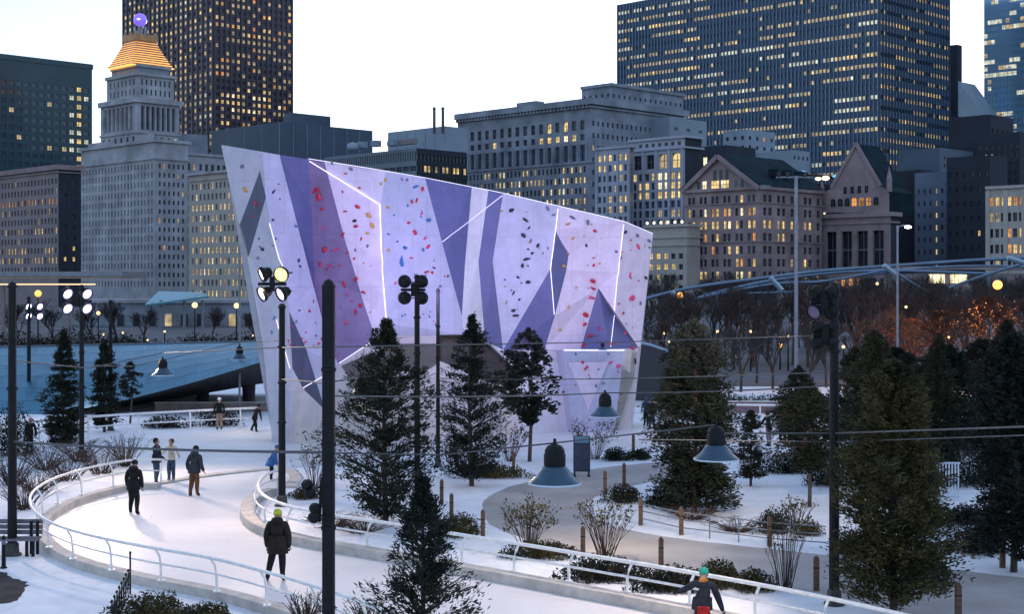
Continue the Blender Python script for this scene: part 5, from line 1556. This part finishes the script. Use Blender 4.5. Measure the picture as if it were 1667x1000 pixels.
# ------------------------------------------------------------------ people
SKIN = mat('skin', (.42, .25, .18), .6)
def cloth(name, c):
    return mat('cloth_' + name, c, .85, spec=.2, noise=.25, nscale=9, bump=.3, bscale=14)
def person(label, base, H, yaw, coat, trousers, hat=None, hair=None, pose=None, glove=None, boots=(.02, .02, .022), bulk=1.0, coat_len=.46, hood=False, extras=None, group=None):
    """one skinned body, posed; faces local -Y, turned by yaw degrees; returns the thing"""
    p = dict(lean=0.0, la=(-.07, .02), ra=(.07, .02), lfore=(0, -.03), rfore=(0, -.03), lf=0.0, rf=0.0, lx=.0, rx=.0, lk=0.0, rk=0.0, squat=0.0, rlift=0.0, llift=0.0, head=0.0)
    p.update(pose or {})
    root = thing('person', label, 'person', base, group)
    root.rotation_euler = (0, 0, R(yaw))
    sq = p['squat']
    ln = p['lean']
    def tor(h, x=0.0):          # point on the leaning trunk, h from hip height
        a = ln
        return Vector((x, -math.sin(a) * h, (.50 - sq) + math.cos(a) * h))
    V, E, RAD, Z = [], [], [], []
    def add(v, r, zone, par=None):
        V.append(Vector(v)); RAD.append(r if isinstance(r, tuple) else (r, r)); Z.append(zone)
        if par is not None:
            E.append((par, len(V) - 1))
        return len(V) - 1
    pel = add(tor(0), (.088 * bulk, .068 * bulk), 'coat')
    wai = add(tor(.11), (.082 * bulk, .062 * bulk), 'coat', pel)
    che = add(tor(.22), (.094 * bulk, .066 * bulk), 'coat', wai)
    upc = add(tor(.29), (.085 * bulk, .055 * bulk), 'coat', che)
    nek = add(tor(.322), .034, 'skin', upc)
    hb = add(tor(.348) + Vector((0, -.012, 0)), .038, 'skin', nek)
    h1 = add(tor(.388) + Vector((0, -.016, 0)), (.045, .052), 'skin', hb)
    h2 = add(tor(.432) + Vector((0, -.008, 0)), (.043, .052), 'skin', h1)
    h3 = add(tor(.455) + Vector((0, -.004, 0)), (.028, .034), 'skin', h2)
    hands = []
    for sgn, sh, arm, fore in ((-1, 'l', p['la'], p['lfore']), (1, 'r', p['ra'], p['rfore'])):
        s0 = add(tor(.285, sgn * .105), .040 * bulk, 'coat', upc)
        up_ = Vector((arm[0] * .5, -arm[1], 0))
        up_.z = -math.sqrt(max(.02, .17 ** 2 - min(.16, up_.length) ** 2)) if len(arm) == 2 else arm[2]
        el = add(V[s0] + up_, .033 * bulk, 'coat', s0)
        fo = Vector((fore[0], fore[1], 0)) if len(fore) == 2 else Vector((fore[0], fore[1], fore[2]))
        if len(fore) == 2:
            fo.z = -math.sqrt(max(.004, .145 ** 2 - min(.14, fo.length) ** 2))
        wr = add(V[el] + fo, .024 * bulk, 'coat', el)
        hd = add(V[wr] + fo.normalized() * .035, (.019, .012), 'glove' if glove else 'skin', wr)
        hands.append((V[hd].copy(), fo.normalized(), sgn))
    feet = []
    for sgn, f, x, kn, lift in ((-1, p['lf'], p['lx'], p['lk'], p['llift']), (1, p['rf'], p['rx'], p['rk'], p['rlift'])):
        hip = add(tor(-.01, sgn * .050), .066, 'leg', pel)
        foot = Vector((sgn * .055 + x, -f, .045 + lift))
        hv = V[hip]
        knee = hv.lerp(foot, .5) + Vector((0, -.02 - kn - sq * .55, .0))
        k_ = add(knee, .051, 'leg', hip)
        ca = add(knee.lerp(foot, .4) + Vector((0, .012, 0)), .045, 'leg', k_)
        an = add(foot, .034, 'leg', ca)
        he = add(foot + Vector((0, .018, -.022)), .024, 'boot', an)
        to = add(foot + Vector((sgn * .012, -.075, -.026)), (.026, .017), 'boot', an)
        feet.append((foot, sgn))
    me = bpy.data.meshes.new('skeleton')
    me.from_pydata([v * H for v in V], E, [])
    ob = bpy.data.objects.new('skeleton', me)
    COL.objects.link(ob)
    md = ob.modifiers.new('skin', 'SKIN'); md.use_smooth_shade = True; md.branch_smoothing = .6
    sv = me.skin_vertices[0].data
    for i, r_ in enumerate(RAD):
        sv[i].radius = (r_[0] * H, r_[1] * H)
        sv[i].use_root = (i == 0)
    sb = ob.modifiers.new('sub', 'SUBSURF'); sb.levels = 1; sb.render_levels = 1
    dg = bpy.context.evaluated_depsgraph_get()
    body = bpy.data.meshes.new_from_object(ob.evaluated_get(dg))
    bpy.data.objects.remove(ob)
    body.name = 'body'
    body.materials.clear()
    zones = ['coat', 'leg', 'skin', 'boot', 'glove']
    mm = [coat, trousers, SKIN, cloth('boot%d' % int(boots[0] * 100), boots), glove or SKIN]
    for m_ in mm:
        body.materials.append(m_)
    segs = [(V[a] * H, V[b] * H, Z[b] if Z[a] == 'coat' and Z[b] in ('skin', 'glove', 'leg') else (Z[a] if Z[a] != 'leg' or Z[b] == 'leg' else Z[b])) for a, b in E]
    for poly in body.polygons:
        c = poly.center
        best, bz = 1e9, 'coat'
        for a, b, z in segs:
            ab = b - a
            t = max(0, min(1, (c - a).dot(ab) / max(ab.length_squared, 1e-9)))
            d = (a + ab * t - c).length
            if d < best:
                best, bz = d, z
        poly.material_index = zones.index(bz)
        poly.use_smooth = True
    # fingers, nose, ears and eyes join the body mesh
    bm = bmesh.new(); bm.from_mesh(body)
    ex = MB()
    gi = 4
    for hp, fd, sgn in hands:
        hp = hp * H
        sd = fd.cross(Vector((0, 1, 0)));  sd = sd.normalized() if sd.length > .2 else Vector((1, 0, 0))
        pd = fd.cross(sd).normalized()
        for k, (o_, l_) in enumerate(((-.75, .030), (-.25, .037), (.25, .040), (.75, .034))):
            s0 = hp + sd * (o_ * .013 * H) + fd * (.006 * H)
            ex.tube([s0, s0 + fd * (l_ * .55 * H), s0 + fd * (l_ * .9 * H) + pd * (.012 * H)], [.0052 * H, .005 * H, .004 * H], 5, gi)
        ex.tube([hp - fd * (.01 * H) - sd * (.012 * H), hp + fd * (.008 * H) - sd * (.026 * H), hp + fd * (.022 * H) - sd * (.028 * H)], [.006 * H, .0055 * H, .0045 * H], 5, gi)
    hc = (V[h1] * H)
    ex.lathe(hc + Vector((0, -.054, -.004)) * H, [(.011 * H, -.012 * H), (.012 * H, 0), (.002, .02 * H)], 6, 2)
    for sgn in (-1, 1):
        ex.lathe(hc + Vector((sgn * .046, 0, 0)) * H, [(.004, -.016 * H), (.010 * H, 0), (.004, .017 * H)], 6, 2)
        ex.lathe(hc + Vector((sgn * .018, -.050, .012)) * H, [(.001, -.005 * H), (.006 * H, 0), (.001, .005 * H)], 6, 3)
    ex.box(hc + Vector((0, -.049, -.030)) * H, (.026 * H, .006 * H, .005 * H), None, 3)
    tmp = ex.mesh('tmp', mm)
    bm.from_mesh(tmp); bm.to_mesh(body); bm.free(); bpy.data.meshes.remove(tmp)
    link('body', body, root)
    # coat skirt
    if coat_len:
        m = MB()
        prof = []
        n = 14
        top, bot = .13, -(coat_len - .415)
        for j in range(4):
            h = top + (bot - top) * j / 3
            wx = (.086 + .010 * j / 3) * bulk; wy = (.068 + .010 * j / 3) * bulk
            for k_ in range(n):
                a = 2 * PI * k_ / n
                rip = 1 + .04 * math.sin(5 * a + j)
                m.v.append(tuple((tor(h) + Vector((math.cos(a) * wx * rip, math.sin(a) * wy * rip, 0))) * H))
        for j in range(3):
            for k_ in range(n):
                k2 = (k_ + 1) % n
                m.f.append((j * n + k_, j * n + k2, (j + 1) * n + k2, (j + 1) * n + k_)); m.m.append(0)
        o = link('coat_skirt', m.mesh('coat_skirt', coat, (0, 0, 0), True), root)
    hcn = V[h2] * H
    if hat is not None:
        m = MB()
        m.lathe(hcn + Vector((0, .004, -.028)) * H, [(.056 * H, 0), (.060 * H, .012 * H), (.058 * H, .03 * H), (.048 * H, .055 * H), (.028 * H, .072 * H), (.004 * H, .078 * H)], 12)
        link('hat', m.mesh('hat', hat, (0, 0, 0), True), root)
    if hair is not None:
        m = MB()
        m.lathe(hcn + Vector((0, .014, -.05)) * H, [(.035 * H, -.03 * H), (.056 * H, 0), (.060 * H, .03 * H), (.056 * H, .055 * H), (.036 * H, .078 * H), (.004 * H, .086 * H)], 12)
        link('hair', m.mesh('hair', hair, (0, 0, 0), True), root)
    if hood:
        m = MB()
        m.lathe((tor(.31) + Vector((0, .03, 0))) * H, [(.075 * H, -.01 * H), (.085 * H, .02 * H), (.07 * H, .05 * H), (.05 * H, .06 * H)], 12)
        link('hood', m.mesh('hood', coat, (0, 0, 0), True), root)
    # skate blades
    for ft, sgn in feet:
        m = MB(); m.box((ft + Vector((sgn * .006, -.028, -.040))) * H, (.004 * H, .115 * H, .018 * H))
        link('skate_blade', m.mesh('skate_blade', GREYM), root)
    if extras:
        extras(root, H, tor)
    return root

C_BLACK = cloth('black', (.012, .012, .014)); C_BROWN = cloth('dark_brown', (.022, .017, .016)); C_NAVY = cloth('navy', (.02, .024, .035)); C_JEAN = cloth('jeans', (.05, .07, .12))
C_CREAM = cloth('cream', (.60, .50, .36)); C_RUST = cloth('rust', (.13, .06, .03)); C_BLUE = cloth('blue', (.05, .13, .33)); C_LIME = cloth('lime', (.45, .52, .06)); C_TEAL = cloth('teal', (.03, .30, .22))
C_RED = cloth('red', (.36, .02, .02)); C_GREY = cloth('grey', (.16, .15, .18)); C_ORG = cloth('orange', (.45, .16, .04)); C_WHITE = cloth('white', (.6, .58, .6)); C_TAN = cloth('tan', (.30, .22, .16)); C_SLATE = cloth('slate_jacket', (.03, .036, .045)); C_PURP = cloth('mauve', (.22, .18, .28))
H_DARK = cloth('dark_hair', (.018, .012, .010)); H_RED = cloth('auburn_hair', (.09, .03, .02))

person('skater in black coat and trousers gliding away with arm out', G(217, 838), 1.78, 168, C_BLACK, C_BLACK, hat=C_BLACK, pose=dict(ra=(.14, .05), la=(-.07, .0), lf=-.08, rf=.09, lx=-.055, rx=.05, lk=.02, rk=.03, lean=.12), coat_len=.47, hood=True, bulk=1.3)
person('person in dark jacket and jeans facing the woman in cream', G(254, 791), 1.80, 78, C_NAVY, C_JEAN, hair=H_DARK, pose=dict(la=(-.03, .10), lfore=(.02, -.12), ra=(.05, .02), lf=.03, rf=-.03), coat_len=.45, bulk=1.12)
person('person in cream jumper and jeans with auburn hair standing by the ice edge', G(279, 785), 1.66, -14, C_CREAM, C_JEAN, hair=H_RED, pose=dict(la=(-.15, .03), ra=(.15, .02), lfore=(-.06, -.08, .02), rfore=(.06, -.08, -.04)), coat_len=.42, boots=(.35, .3, .28))
person('skater in dark hooded jacket and brown trousers', G(316, 809), 1.80, 160, C_SLATE, C_RUST, hat=C_BLACK, pose=dict(la=(-.10, -.05), ra=(.10, -.04), lfore=(-.02, -.06), rfore=(.03, -.08), lean=.14, lf=.05, rf=-.03, lx=.02, rx=.02, rk=.02), coat_len=.46, hood=True, bulk=1.32)
person('skater in long dark brown puffer coat and lime hat', G(452, 948), 1.84, 176, C_BROWN, C_BLACK, hat=C_LIME, pose=dict(la=(-.09, -.01), ra=(.09, -.01), lx=-.005, rx=.085, rf=-.02, lf=.03, rlift=.0, lk=.015), coat_len=.53, hood=True, bulk=1.5, glove=C_BLACK)
def bag(root, H, tor):
    m = MB(); c = (tor(-.02) + Vector((-.03, .105, 0))) * H
    m.box(c, (.15 * H, .06 * H, .13 * H), None, 0, .9); link('waist_bag', m.mesh('waist_bag', C_RED), root)
    m = MB(); m.box(c + Vector((0, .035, -.005)) * H, (.11 * H, .02 * H, .07 * H), None, 0, .9); link('bag_pocket', m.mesh('bag_pocket', C_RED), root)
    m = MB(); m.lathe((tor(.315) + Vector((0, .0, 0))) * H, [(.05 * H, -.01 * H), (.058 * H, .01 * H), (.05 * H, .03 * H), (.04 * H, .035 * H)], 12); link('scarf', m.mesh('scarf', C_ORG, (0, 0, 0), True), root)
person('skater in teal beanie and dark jacket with red waist bag by the inner railing', G(1143, 1058), 1.74, 165, C_NAVY, C_BLACK, hat=C_TEAL, pose=dict(ra=(.14, .06, -.06), rfore=(.12, .0, -.06), la=(-.12, .04), lfore=(-.05, .0), lean=.36, squat=.03), coat_len=.42, glove=C_BLACK, extras=bag, bulk=1.3)
person('child in round blue jacket half hidden by the inner kerb pole', G(441, 784), 1.45, 100, C_BLUE, C_BLACK, hat=C_BLUE, pose=dict(lean=.35, squat=.02), coat_len=.5, bulk=1.6)
person('person in black top and tan trousers leaning on the far railing', G(357, 700), 1.68, 10, C_BLACK, C_TAN, hat=C_WHITE, pose=dict(lean=.15), coat_len=.42)
person('person in dark clothes lunging by the far railing near the wall', G(414, 703), 1.6, 60, C_BROWN, C_BLACK, hat=C_BLACK, pose=dict(lean=.4, lf=.12, rf=-.18, squat=.08, la=(-.1, .1)), coat_len=.44)
person('figure with pink hat by the shrubs at the far left', G(48, 738), 1.60, 40, C_BROWN, C_BLACK, hat=cloth('pink', (.5, .25, .28)), pose=dict(lean=.2), coat_len=.46, bulk=1.15)
person('skater in dark top and pale hat right of the climbing wall', G(1061, 699), 1.62, 30, C_BLACK, C_JEAN, hat=C_WHITE, pose=dict(lx=-.02, rx=.03), coat_len=.45)
person('second figure in blue jacket behind the pale hatted skater', G(1052, 694), 1.55, -30, C_BLUE, C_BLACK, hat=C_BLUE, coat_len=.45)
person('dark clad figure reaching right toward the mauve jacketed one', G(1252, 727), 1.66, -70, C_BLACK, C_GREY, hair=H_DARK, pose=dict(lean=.15, la=(-.03, .1), lfore=(.0, -.12), ra=(.04, .08)), coat_len=.48, bulk=1.1)
person('figure in mauve jacket standing by the tall grey mast', G(1274, 722), 1.78, 170, C_PURP, C_BLACK, hair=H_DARK, coat_len=.45)
person('small figure in red top beyond the far rail by the mast', G(1283, 700), 1.5, 20, C_RED, C_BLACK, hair=H_DARK, coat_len=.45)
# ------------------------------------------------------------------ posts, fence, sign, bench
def wood_post(label, px, py, h=.78, w_=.125, kink=0.0):
    b = G(px, py)
    root = thing('wooden_post', label, 'post', b, 'square wooden posts along the path')
    m = MB()
    m.box(b + ZV * (h / 2), (w_, w_, h), None, 0, .96); m.build('timber', WOODM, root)
    m = MB(); m.box(b + ZV * (h + .03), (w_ * .95, w_ * .95, .06), None, 0, .45); m.build('cap', WOODM, root)
    m = MB(); m.box(b + ZV * (h * .72), (w_ * 1.06, w_ * 1.06, .03)); m.build('band', BLACKM, root)
for lb, px, py in [('wooden post left of the path, first in the row', 719, 822), ('wooden post left of the path, second in the row', 735, 848), ('reddish wooden post nearest the inner railing left of the path', 786, 878), ('wooden post in the leggy bush between path and railing', 949, 908),
                   ('wooden post left of the teal beanie, behind the railing', 1076, 928), ('wooden post beside the pale leggy bush', 1329, 963), ('dark wooden post at the lower right edge of the path', 1560, 1012), ('dark post at the path fork beside the low black bush', 1016, 792), ('wooden post left of the black bush', 985, 806),
                   ('fence post at the left end of the low rail fence', 1043, 856), ('thick fence post in the middle of the low rail fence', 1109, 872), ('fence post at the right end of the low rail fence', 1253, 890), ('post on the far bed under the climbing wall', 1031, 738), ('post by the airy small tree', 836, 772), ('small post under the right edge conifer', 1632, 925)]:
    wood_post(lb, px, py)
f0, f1, f2 = G(1043, 856), G(1109, 872), G(1253, 890)
root = thing('rail_fence', 'low metal rail fence along the snowy island', 'fence', f0)
for z in (.22, .45, .66):
    for a, b in ((f0, f1), (f1, f2), (f2, G(1345, 897))):
        m = MB(); m.tube([a + ZV * z, b + ZV * z], .018, 6); m.build('rail', GREYM, root)
for t in (.33, .66):
    for a, b in ((f1, f2),):
        q_ = a.lerp(b, t); m = MB(); m.tube([q_, q_ + ZV * .7], .02, 6); m.build('upright', GREYM, root)
# sign board
b = G(947, 776)
root = thing('sign_board', 'dark blue free-standing notice board with pale top band beside the path', 'sign', b)
m = MB(); m.box(b + ZV * .86, (.64, .07, 1.36)); m.build('board', mat('board_navy', (.02, .03, .06), .35, noise=.2, nscale=4), root)
m = MB(); m.box(b + Vector((0, -.042, 1.40)), (.54, .012, .24)); m.build('header_panel', mat('board_header', (.12, .26, .38), .4), root)
m = MB(); m.box(b + Vector((0, -.04, .72)), (.54, .010, .96)); m.build('face_panel', mat('board_face', (.035, .045, .085), .3, noise=.3, nscale=7), root)
for s_ in (-.27, .27):
    m = MB(); m.box(b + Vector((s_, 0, .10)), (.06, .06, .2)); m.box(b + Vector((s_, 0, .015)), (.10, .5, .03)); m.build('foot', BLACKM, root)
# bench at the left edge
b = G(14, 905)
root = thing('bench', 'grey wooden bench with backrest beside the outer railing bend', 'bench', b)
BENCHM = mat('bench_slats', (.16, .15, .17), .7, noise=.2, nscale=6)
for k, (y_, z_) in enumerate([(-.18, .45), (-.04, .46), (.10, .47)]):
    m = MB(); m.box(b + Vector((0, y_, z_)), (1.7, .11, .05)); m.build('seat_slat', BENCHM, root)
for k, (y_, z_) in enumerate([(.20, .60), (.23, .74), (.26, .88)]):
    m = MB(); m.box(b + Vector((0, y_, z_)), (1.7, .04, .12)); m.build('back_slat', BENCHM, root)
for x_ in (-.7, .55, .72):
    m = MB(); m.box(b + Vector((x_, -.17, .22)), (.07, .07, .44)); m.build('leg', BLACKM, root)
    m = MB(); m.box(b + Vector((x_, .19, .45)), (.07, .07, .9)); m.build('leg', BLACKM, root)
# little black fence section in the foreground
a, e = G(212, 968), G(182, 1030)
root = thing('wire_fence', 'short black ornamental fence receding at the bottom left', 'fence', a)
n = 9
for k in range(n):
    q_ = a.lerp(e, k / (n - 1)); hh = .62 if k else .95
    m = MB(); m.tube([q_, q_ + ZV * hh], .022 if k == 0 else .012, 6); m.lathe(q_ + ZV * hh, [(.02, 0), (.035, .03), (.01, .07)], 6); m.build('picket', BLACKM, root)
for z in (.2, .55):
    m = MB(); m.tube([a + ZV * z, e + ZV * z], .012, 5); m.build('rail', BLACKM, root)
for k in range(n - 1):
    q_ = a.lerp(e, (k + .5) / (n - 1)); m = MB(); d_ = (e - a).normalized()
    ring = [q_ + ZV * .38 + d_ * (math.cos(t) * .12) + ZV * (math.sin(t) * .14) for t in [2 * PI * i / 10 for i in range(11)]]
    m.tube(ring, .009, 4, 0, False); m.build('scroll', BLACKM, root)
# dark trash of a post by the left pole
b = G(6, 926); root = thing('bollard', 'short black bollard left of the pole at the left edge', 'bollard', b)
m = MB(); m.lathe(b, [(.09, 0), (.09, .03), (.055, .05), (.05, .78), (.06, .8), (.02, .85)], 10); m.build('shaft', BLACKM, root)
m = MB(); m.lathe(b + ZV * .62, [(.055, 0), (.06, .02), (.06, .1), (.055, .12)], 10); m.build('band', GREYM, root)
# white slatted gate among the dark trees
b = G(1540, 815); root = thing('slatted_gate', 'pale blue white slatted gate glimpsed between the dark evergreens', 'gate', b)
WG = mat('gate_white', (.60, .66, .74), .5, noise=.1)
for k in range(9):
    m = MB(); m.box(b + Vector((-.42 + .105 * k, 0, .68)), (.045, .03, 1.16)); m.build('slat', WG, root)
for z in (.1, 1.26):
    m = MB(); m.box(b + Vector((0, .03, z)), (.98, .03, .06)); m.build('rail', WG, root)
# red warning panel
b = G(1506, 735); root = thing('red_panel', 'small red panel glimpsed between the dark evergreens', 'sign', b)
m = MB(); m.box(b + ZV * 1.55, (.36, .05, .6)); m.build('face', mat('red_paint', (.35, .05, .03), .5), root)
m = MB(); m.tube([b, b + ZV * 1.4], .03, 6); m.build('post', BLACKM, root)

# ------------------------------------------------------------------ footbridge clad in steel plates, left of the wall
STEEL = mat('brushed_steel', (.045, .17, .255), .45, metal=.7, noise=.12, nscale=.5)
STEELT = mat('brushed_steel_b', (.043, .162, .245), .46, metal=.85, noise=.2, nscale=1.3)
SOFF = mat('bridge_soffit', (.03, .03, .035), .8)
br0 = P(-40, 680, 80); br0.z = 0
root = thing('footbridge', 'footbridge clad in blue reflecting steel plates curving up toward the wall', 'bridge', br0)
def br_top(px):
    return P(px, 567 - (px + 40) * .022, 92 - (px + 40) * .012)
def br_bot(px):
    t = max(0, (px - 60) / 370)
    y = 676 - 88 * min(1, t) ** 1.35
    return P(px, y, 80 - (px + 40) * .004)
NX, NZ = 30, 6
xs = [-40 + 490 * i / NX for i in range(NX + 1)]
for i in range(NX):
    for j in range(NZ):
        def pt(x, v):
            a_, b_ = br_bot(x), br_top(x)
            q_ = a_.lerp(b_, v); q_ += Vector((0, -1, .4)) * (.5 * math.sin(PI * v)) 
            return q_
        g_ = .004
        off = .16 * (j % 2) * (xs[1] - xs[0])
        v0, v1 = j / NZ, (j + .995) / NZ
        x0, x1 = xs[i] + off + .03, xs[i + 1] + off - .03
        A_, B_, C_, D_ = pt(x0, v0), pt(x1, v0), pt(x1, v1), pt(x0, v1)
        nn = (B_ - A_).cross(D_ - A_).normalized()
        m = MB()
        m.face([A_ + nn * .006, B_ + nn * .006, C_, D_]); m.face([A_, B_, B_ + nn * .006, A_ + nn * .006])
        m.build('steel_plate', STEEL if (i * 3 + j * 5) % 4 else STEELT, root)
m = MB()
for i in range(NX):
    a0, a1 = br_bot(xs[i]), br_bot(xs[i + 1])
    def low(x):
        t = max(0, (x - 60) / 370)
        q_ = P(x, 680 - 56 * min(1, t) ** 1.2, 86)
        return q_
    m.face([a0, low(xs[i]), low(xs[i + 1]), a1])
    m.face([br_bot(xs[i]) + Vector((0, .35, -.02)), br_bot(xs[i + 1]) + Vector((0, .35, -.02)), br_top(xs[i + 1]) + Vector((0, .35, 0)), br_top(xs[i]) + Vector((0, .35, 0))])
    m.face([low(xs[i]), low(xs[i + 1]), low(xs[i + 1]) + Vector((0, 8, 0)), low(xs[i]) + Vector((0, 8, 0))])
m.build('soffit', SOFF, root)
m = MB(); m.tube([br_top(x) + Vector((0, .1, .05)) for x in xs], .05, 6); m.build('parapet_rail', GREYM, root)
for px in (330, 405):
    q_ = P(px, 640, 86); q_.z = 0
    m = MB(); m.tube([q_, q_ + ZV * 2.0], [.35, .45], 10); m.build('pier', SOFF, root)
# its other end, right of the wall
b = P(1075, 660, 86); b.z = 0
root = thing('footbridge_end', 'dark end of the footbridge with pale top edge, right of the climbing wall', 'bridge', b)
t_ = [P(1030, 556, 88), P(1060, 562, 88), P(1085, 571, 88), P(1110, 584, 88), P(1140, 606, 88)]
m = MB(); m.tube(t_, [.10, .10, .10, .09, .05], 6); m.build('parapet', mat('parapet_pale', (.30, .40, .48), .4, metal=.5), root)
m = MB()
lo = [P(1030, 652, 86), P(1060, 654, 86), P(1085, 655, 86), P(1110, 656, 86), P(1140, 657, 86)]
for i in range(4):
    m.face([t_[i], t_[i + 1], lo[i + 1], lo[i]]); m.face([t_[i], t_[i + 1], t_[i + 1] + Vector((0, 8, 0)), t_[i] + Vector((0, 8, 0))])
m.build('soffit', SOFF, root)
# low reddish wall beyond the far rink
a, e = G(1150, 673), G(1292, 673)
root = thing('low_wall', 'low reddish wall beyond the far ice, right of the broad conifer', 'wall', a)
m = MB(); m.box((a + e) / 2 + ZV * .32, ((e - a).length, .3, .64)); m.build('body', mat('red_wall', (.20, .13, .13), .8, noise=.2, nscale=2), root)
m = MB(); m.box((a + e) / 2 + ZV * .67, ((e - a).length + .1, .4, .06)); m.build('coping', CURB, root)
a, e = G(250, 672), G(440, 668)
root = thing('low_wall', 'low pinkish wall under the footbridge soffit, left of the climbing wall', 'wall', a)
m = MB(); m.box((a + e) / 2 + ZV * .25, ((e - a).length, .3, .5)); m.build('body', mat('pink_wall', (.26, .19, .18), .8, noise=.2, nscale=2), root)
m = MB(); m.box((a + e) / 2 + ZV * .52, ((e - a).length + .1, .4, .05)); m.build('coping', CURB, root)

# ------------------------------------------------------------------ steel trellis arching over the great lawn
TUBE = mat('trellis_steel', (.13, .20, .28), .4, metal=.6, noise=.15, nscale=.3)
b = P(1250, CY, 175); b.z = 0
root = thing('steel_trellis', 'trellis of crossing curved steel tubes above the bare trees', 'trellis', b)
def pipe(pts, d0, d1, rad=.2):
    q_ = []
    n = len(pts)
    for i, (x, y) in enumerate(pts):
        q_.append(P(x, y, d0 + (d1 - d0) * i / (n - 1)))
    m = MB(); m.tube(smooth_poly(q_, 2), rad, 8); m.build('tube', TUBE, root, smooth=True)
pipe([(1040, 492), (1058, 484), (1134, 466), (1258, 451), (1333, 441), (1438, 434), (1510, 429), (1596, 423), (1720, 418)], 165, 165, .2)
pipe([(1030, 545), (1055, 528), (1100, 501), (1145, 481), (1250, 457), (1345, 444), (1438, 440), (1530, 443), (1610, 446)], 175, 175, .2)
pipe([(1110, 492), (1168, 479), (1265, 460), (1340, 460), (1436, 441)], 170, 170, .16)
pipe([(1145, 479), (1250, 477), (1330, 474)], 172, 172, .12)
pipe([(1040, 532), (1124, 532)], 172, 172, .12)
pipe([(1544, 469), (1610, 446), (1667, 429), (1720, 412)], 168, 168, .18)
pipe([(1439, 432), (1480, 458), (1520, 482), (1560, 520)], 169, 172, .16)
pipe([(1400, 450), (1500, 436), (1600, 432), (1700, 436)], 176, 176, .14)
for (x0, y0), (x1, y1) in (((1094, 475), (1121, 516)), ((1254, 452), (1273, 473)), ((1438, 432), (1458, 447)), ((1640, 420), (1667, 428))):
    m = MB(); m.tube([P(x0, y0, 164), P(x1, y1, 164)], .3, 8); m.build('node', mat('trellis_node', (.28, .38, .46), .4, metal=.4), root)
for px_ in (1055, 1610, 1720):
    q_ = P(px_, CY, 170); q_.z = 0; m = MB(); m.tube([q_, P(px_, 530 if px_ == 1055 else 446, 170)], .22, 8); m.build('leg', TUBE, root)

# ------------------------------------------------------------------ middle distance left: canopy, low museum wing, teal pavilion
b = P(40, CY, 150); b.z = 0
root = thing('canopy_pavilion', 'flat canopy roof with warm lit underside at the left edge', 'pavilion', b)
WS = mat('warm_soffit', (.45, .32, .22), .7)
m = MB(); m.box(P(50, 452, 150) + ZV * .35, (22, 9, .5)); m.build('roof', GREYM, root)
m = MB(); m.box(P(50, 457, 150) + ZV * .3, (21.5, 8.6, .12)); m.build('soffit', WS, root)
m = MB(); m.box(P(20, 463, 145.5), (17, .12, .12)); m.build('light_line', mat('warm_line', (1, .7, .4), .4, emit=(1, .62, .28), estr=1.3), root)
for px_ in (-40, 5, 22, 110):
    q_ = P(px_, CY, 147); q_.z = 0; m = MB(); m.tube([q_, Vector((q_.x, q_.y, 7.3))], .22, 8); m.build('column', BROWNB, root)
b = P(300, CY, 240); b.z = 0
root = thing('museum_wing', 'long low grey building behind the footbridge', 'building', b)
m = MB(); m.box(P(300, 530, 245) + ZV * 0, (34, 8, 8.6)); m.build('wall', LIMEG, root)
m = MB(); m.box(P(300, 490, 245), (35, 9, .6)); m.build('cornice', LIME, root)
for k in range(9):
    m = MB(); m.box(P(196 + 26 * k, 526, 240.6), (1.1, .1, 3.0)); m.build('window', W_DIM if k in (3, 7) else W_DARK, root)
m = MB(); m.box(P(310, 548, 240.3), (20, .4, .3)); m.build('light_line', MATS['warm_line'], root)
b = P(300, CY, 225); b.z = 0
root = thing('teal_pavilion', 'small pavilion with teal glass roof before the low grey building', 'pavilion', b)
TR_ = mat('teal_roof', (.05, .22, .28), .35, metal=.3)
a_, b2, c_, d_ = P(236, 496, 225), P(340, 482, 225), P(330, 476, 235), P(258, 474, 235)
m = MB(); m.face([a_, b2, c_, d_]); m.face([a_ - ZV * .3, b2 - ZV * .3, b2, a_]); m.build('roof', TR_, root)
for px_ in (262, 300, 330):
    q_ = P(px_, CY, 227); q_.z = 0; m = MB(); m.tube([q_, Vector((q_.x, q_.y, P(px_, 489, 227).z))], .25, 8); m.build('column', GREYM, root)
# low lit restaurant band at the right
b = P(1560, CY, 260); b.z = 0
root = thing('low_pavilion', 'low dark pavilion with two bright window bands under the trellis', 'pavilion', b)
m = MB(); m.box(P(1560, 470, 262), (26, 6, 5.5)); m.build('wall', BROWNB, root)
m = MB(); m.box(P(1550, 437, 262), (30, 8, .6)); m.build('roof', REDST, root)
for k in range(8):
    m = MB(); m.box(P(1514 + 7 * k + (8 if k > 3 else 0), 454, 258.8), (.66, .1, 1.6)); m.build('window', W_BRIGHT, root)
# dark ground under the distant trees and along the avenue
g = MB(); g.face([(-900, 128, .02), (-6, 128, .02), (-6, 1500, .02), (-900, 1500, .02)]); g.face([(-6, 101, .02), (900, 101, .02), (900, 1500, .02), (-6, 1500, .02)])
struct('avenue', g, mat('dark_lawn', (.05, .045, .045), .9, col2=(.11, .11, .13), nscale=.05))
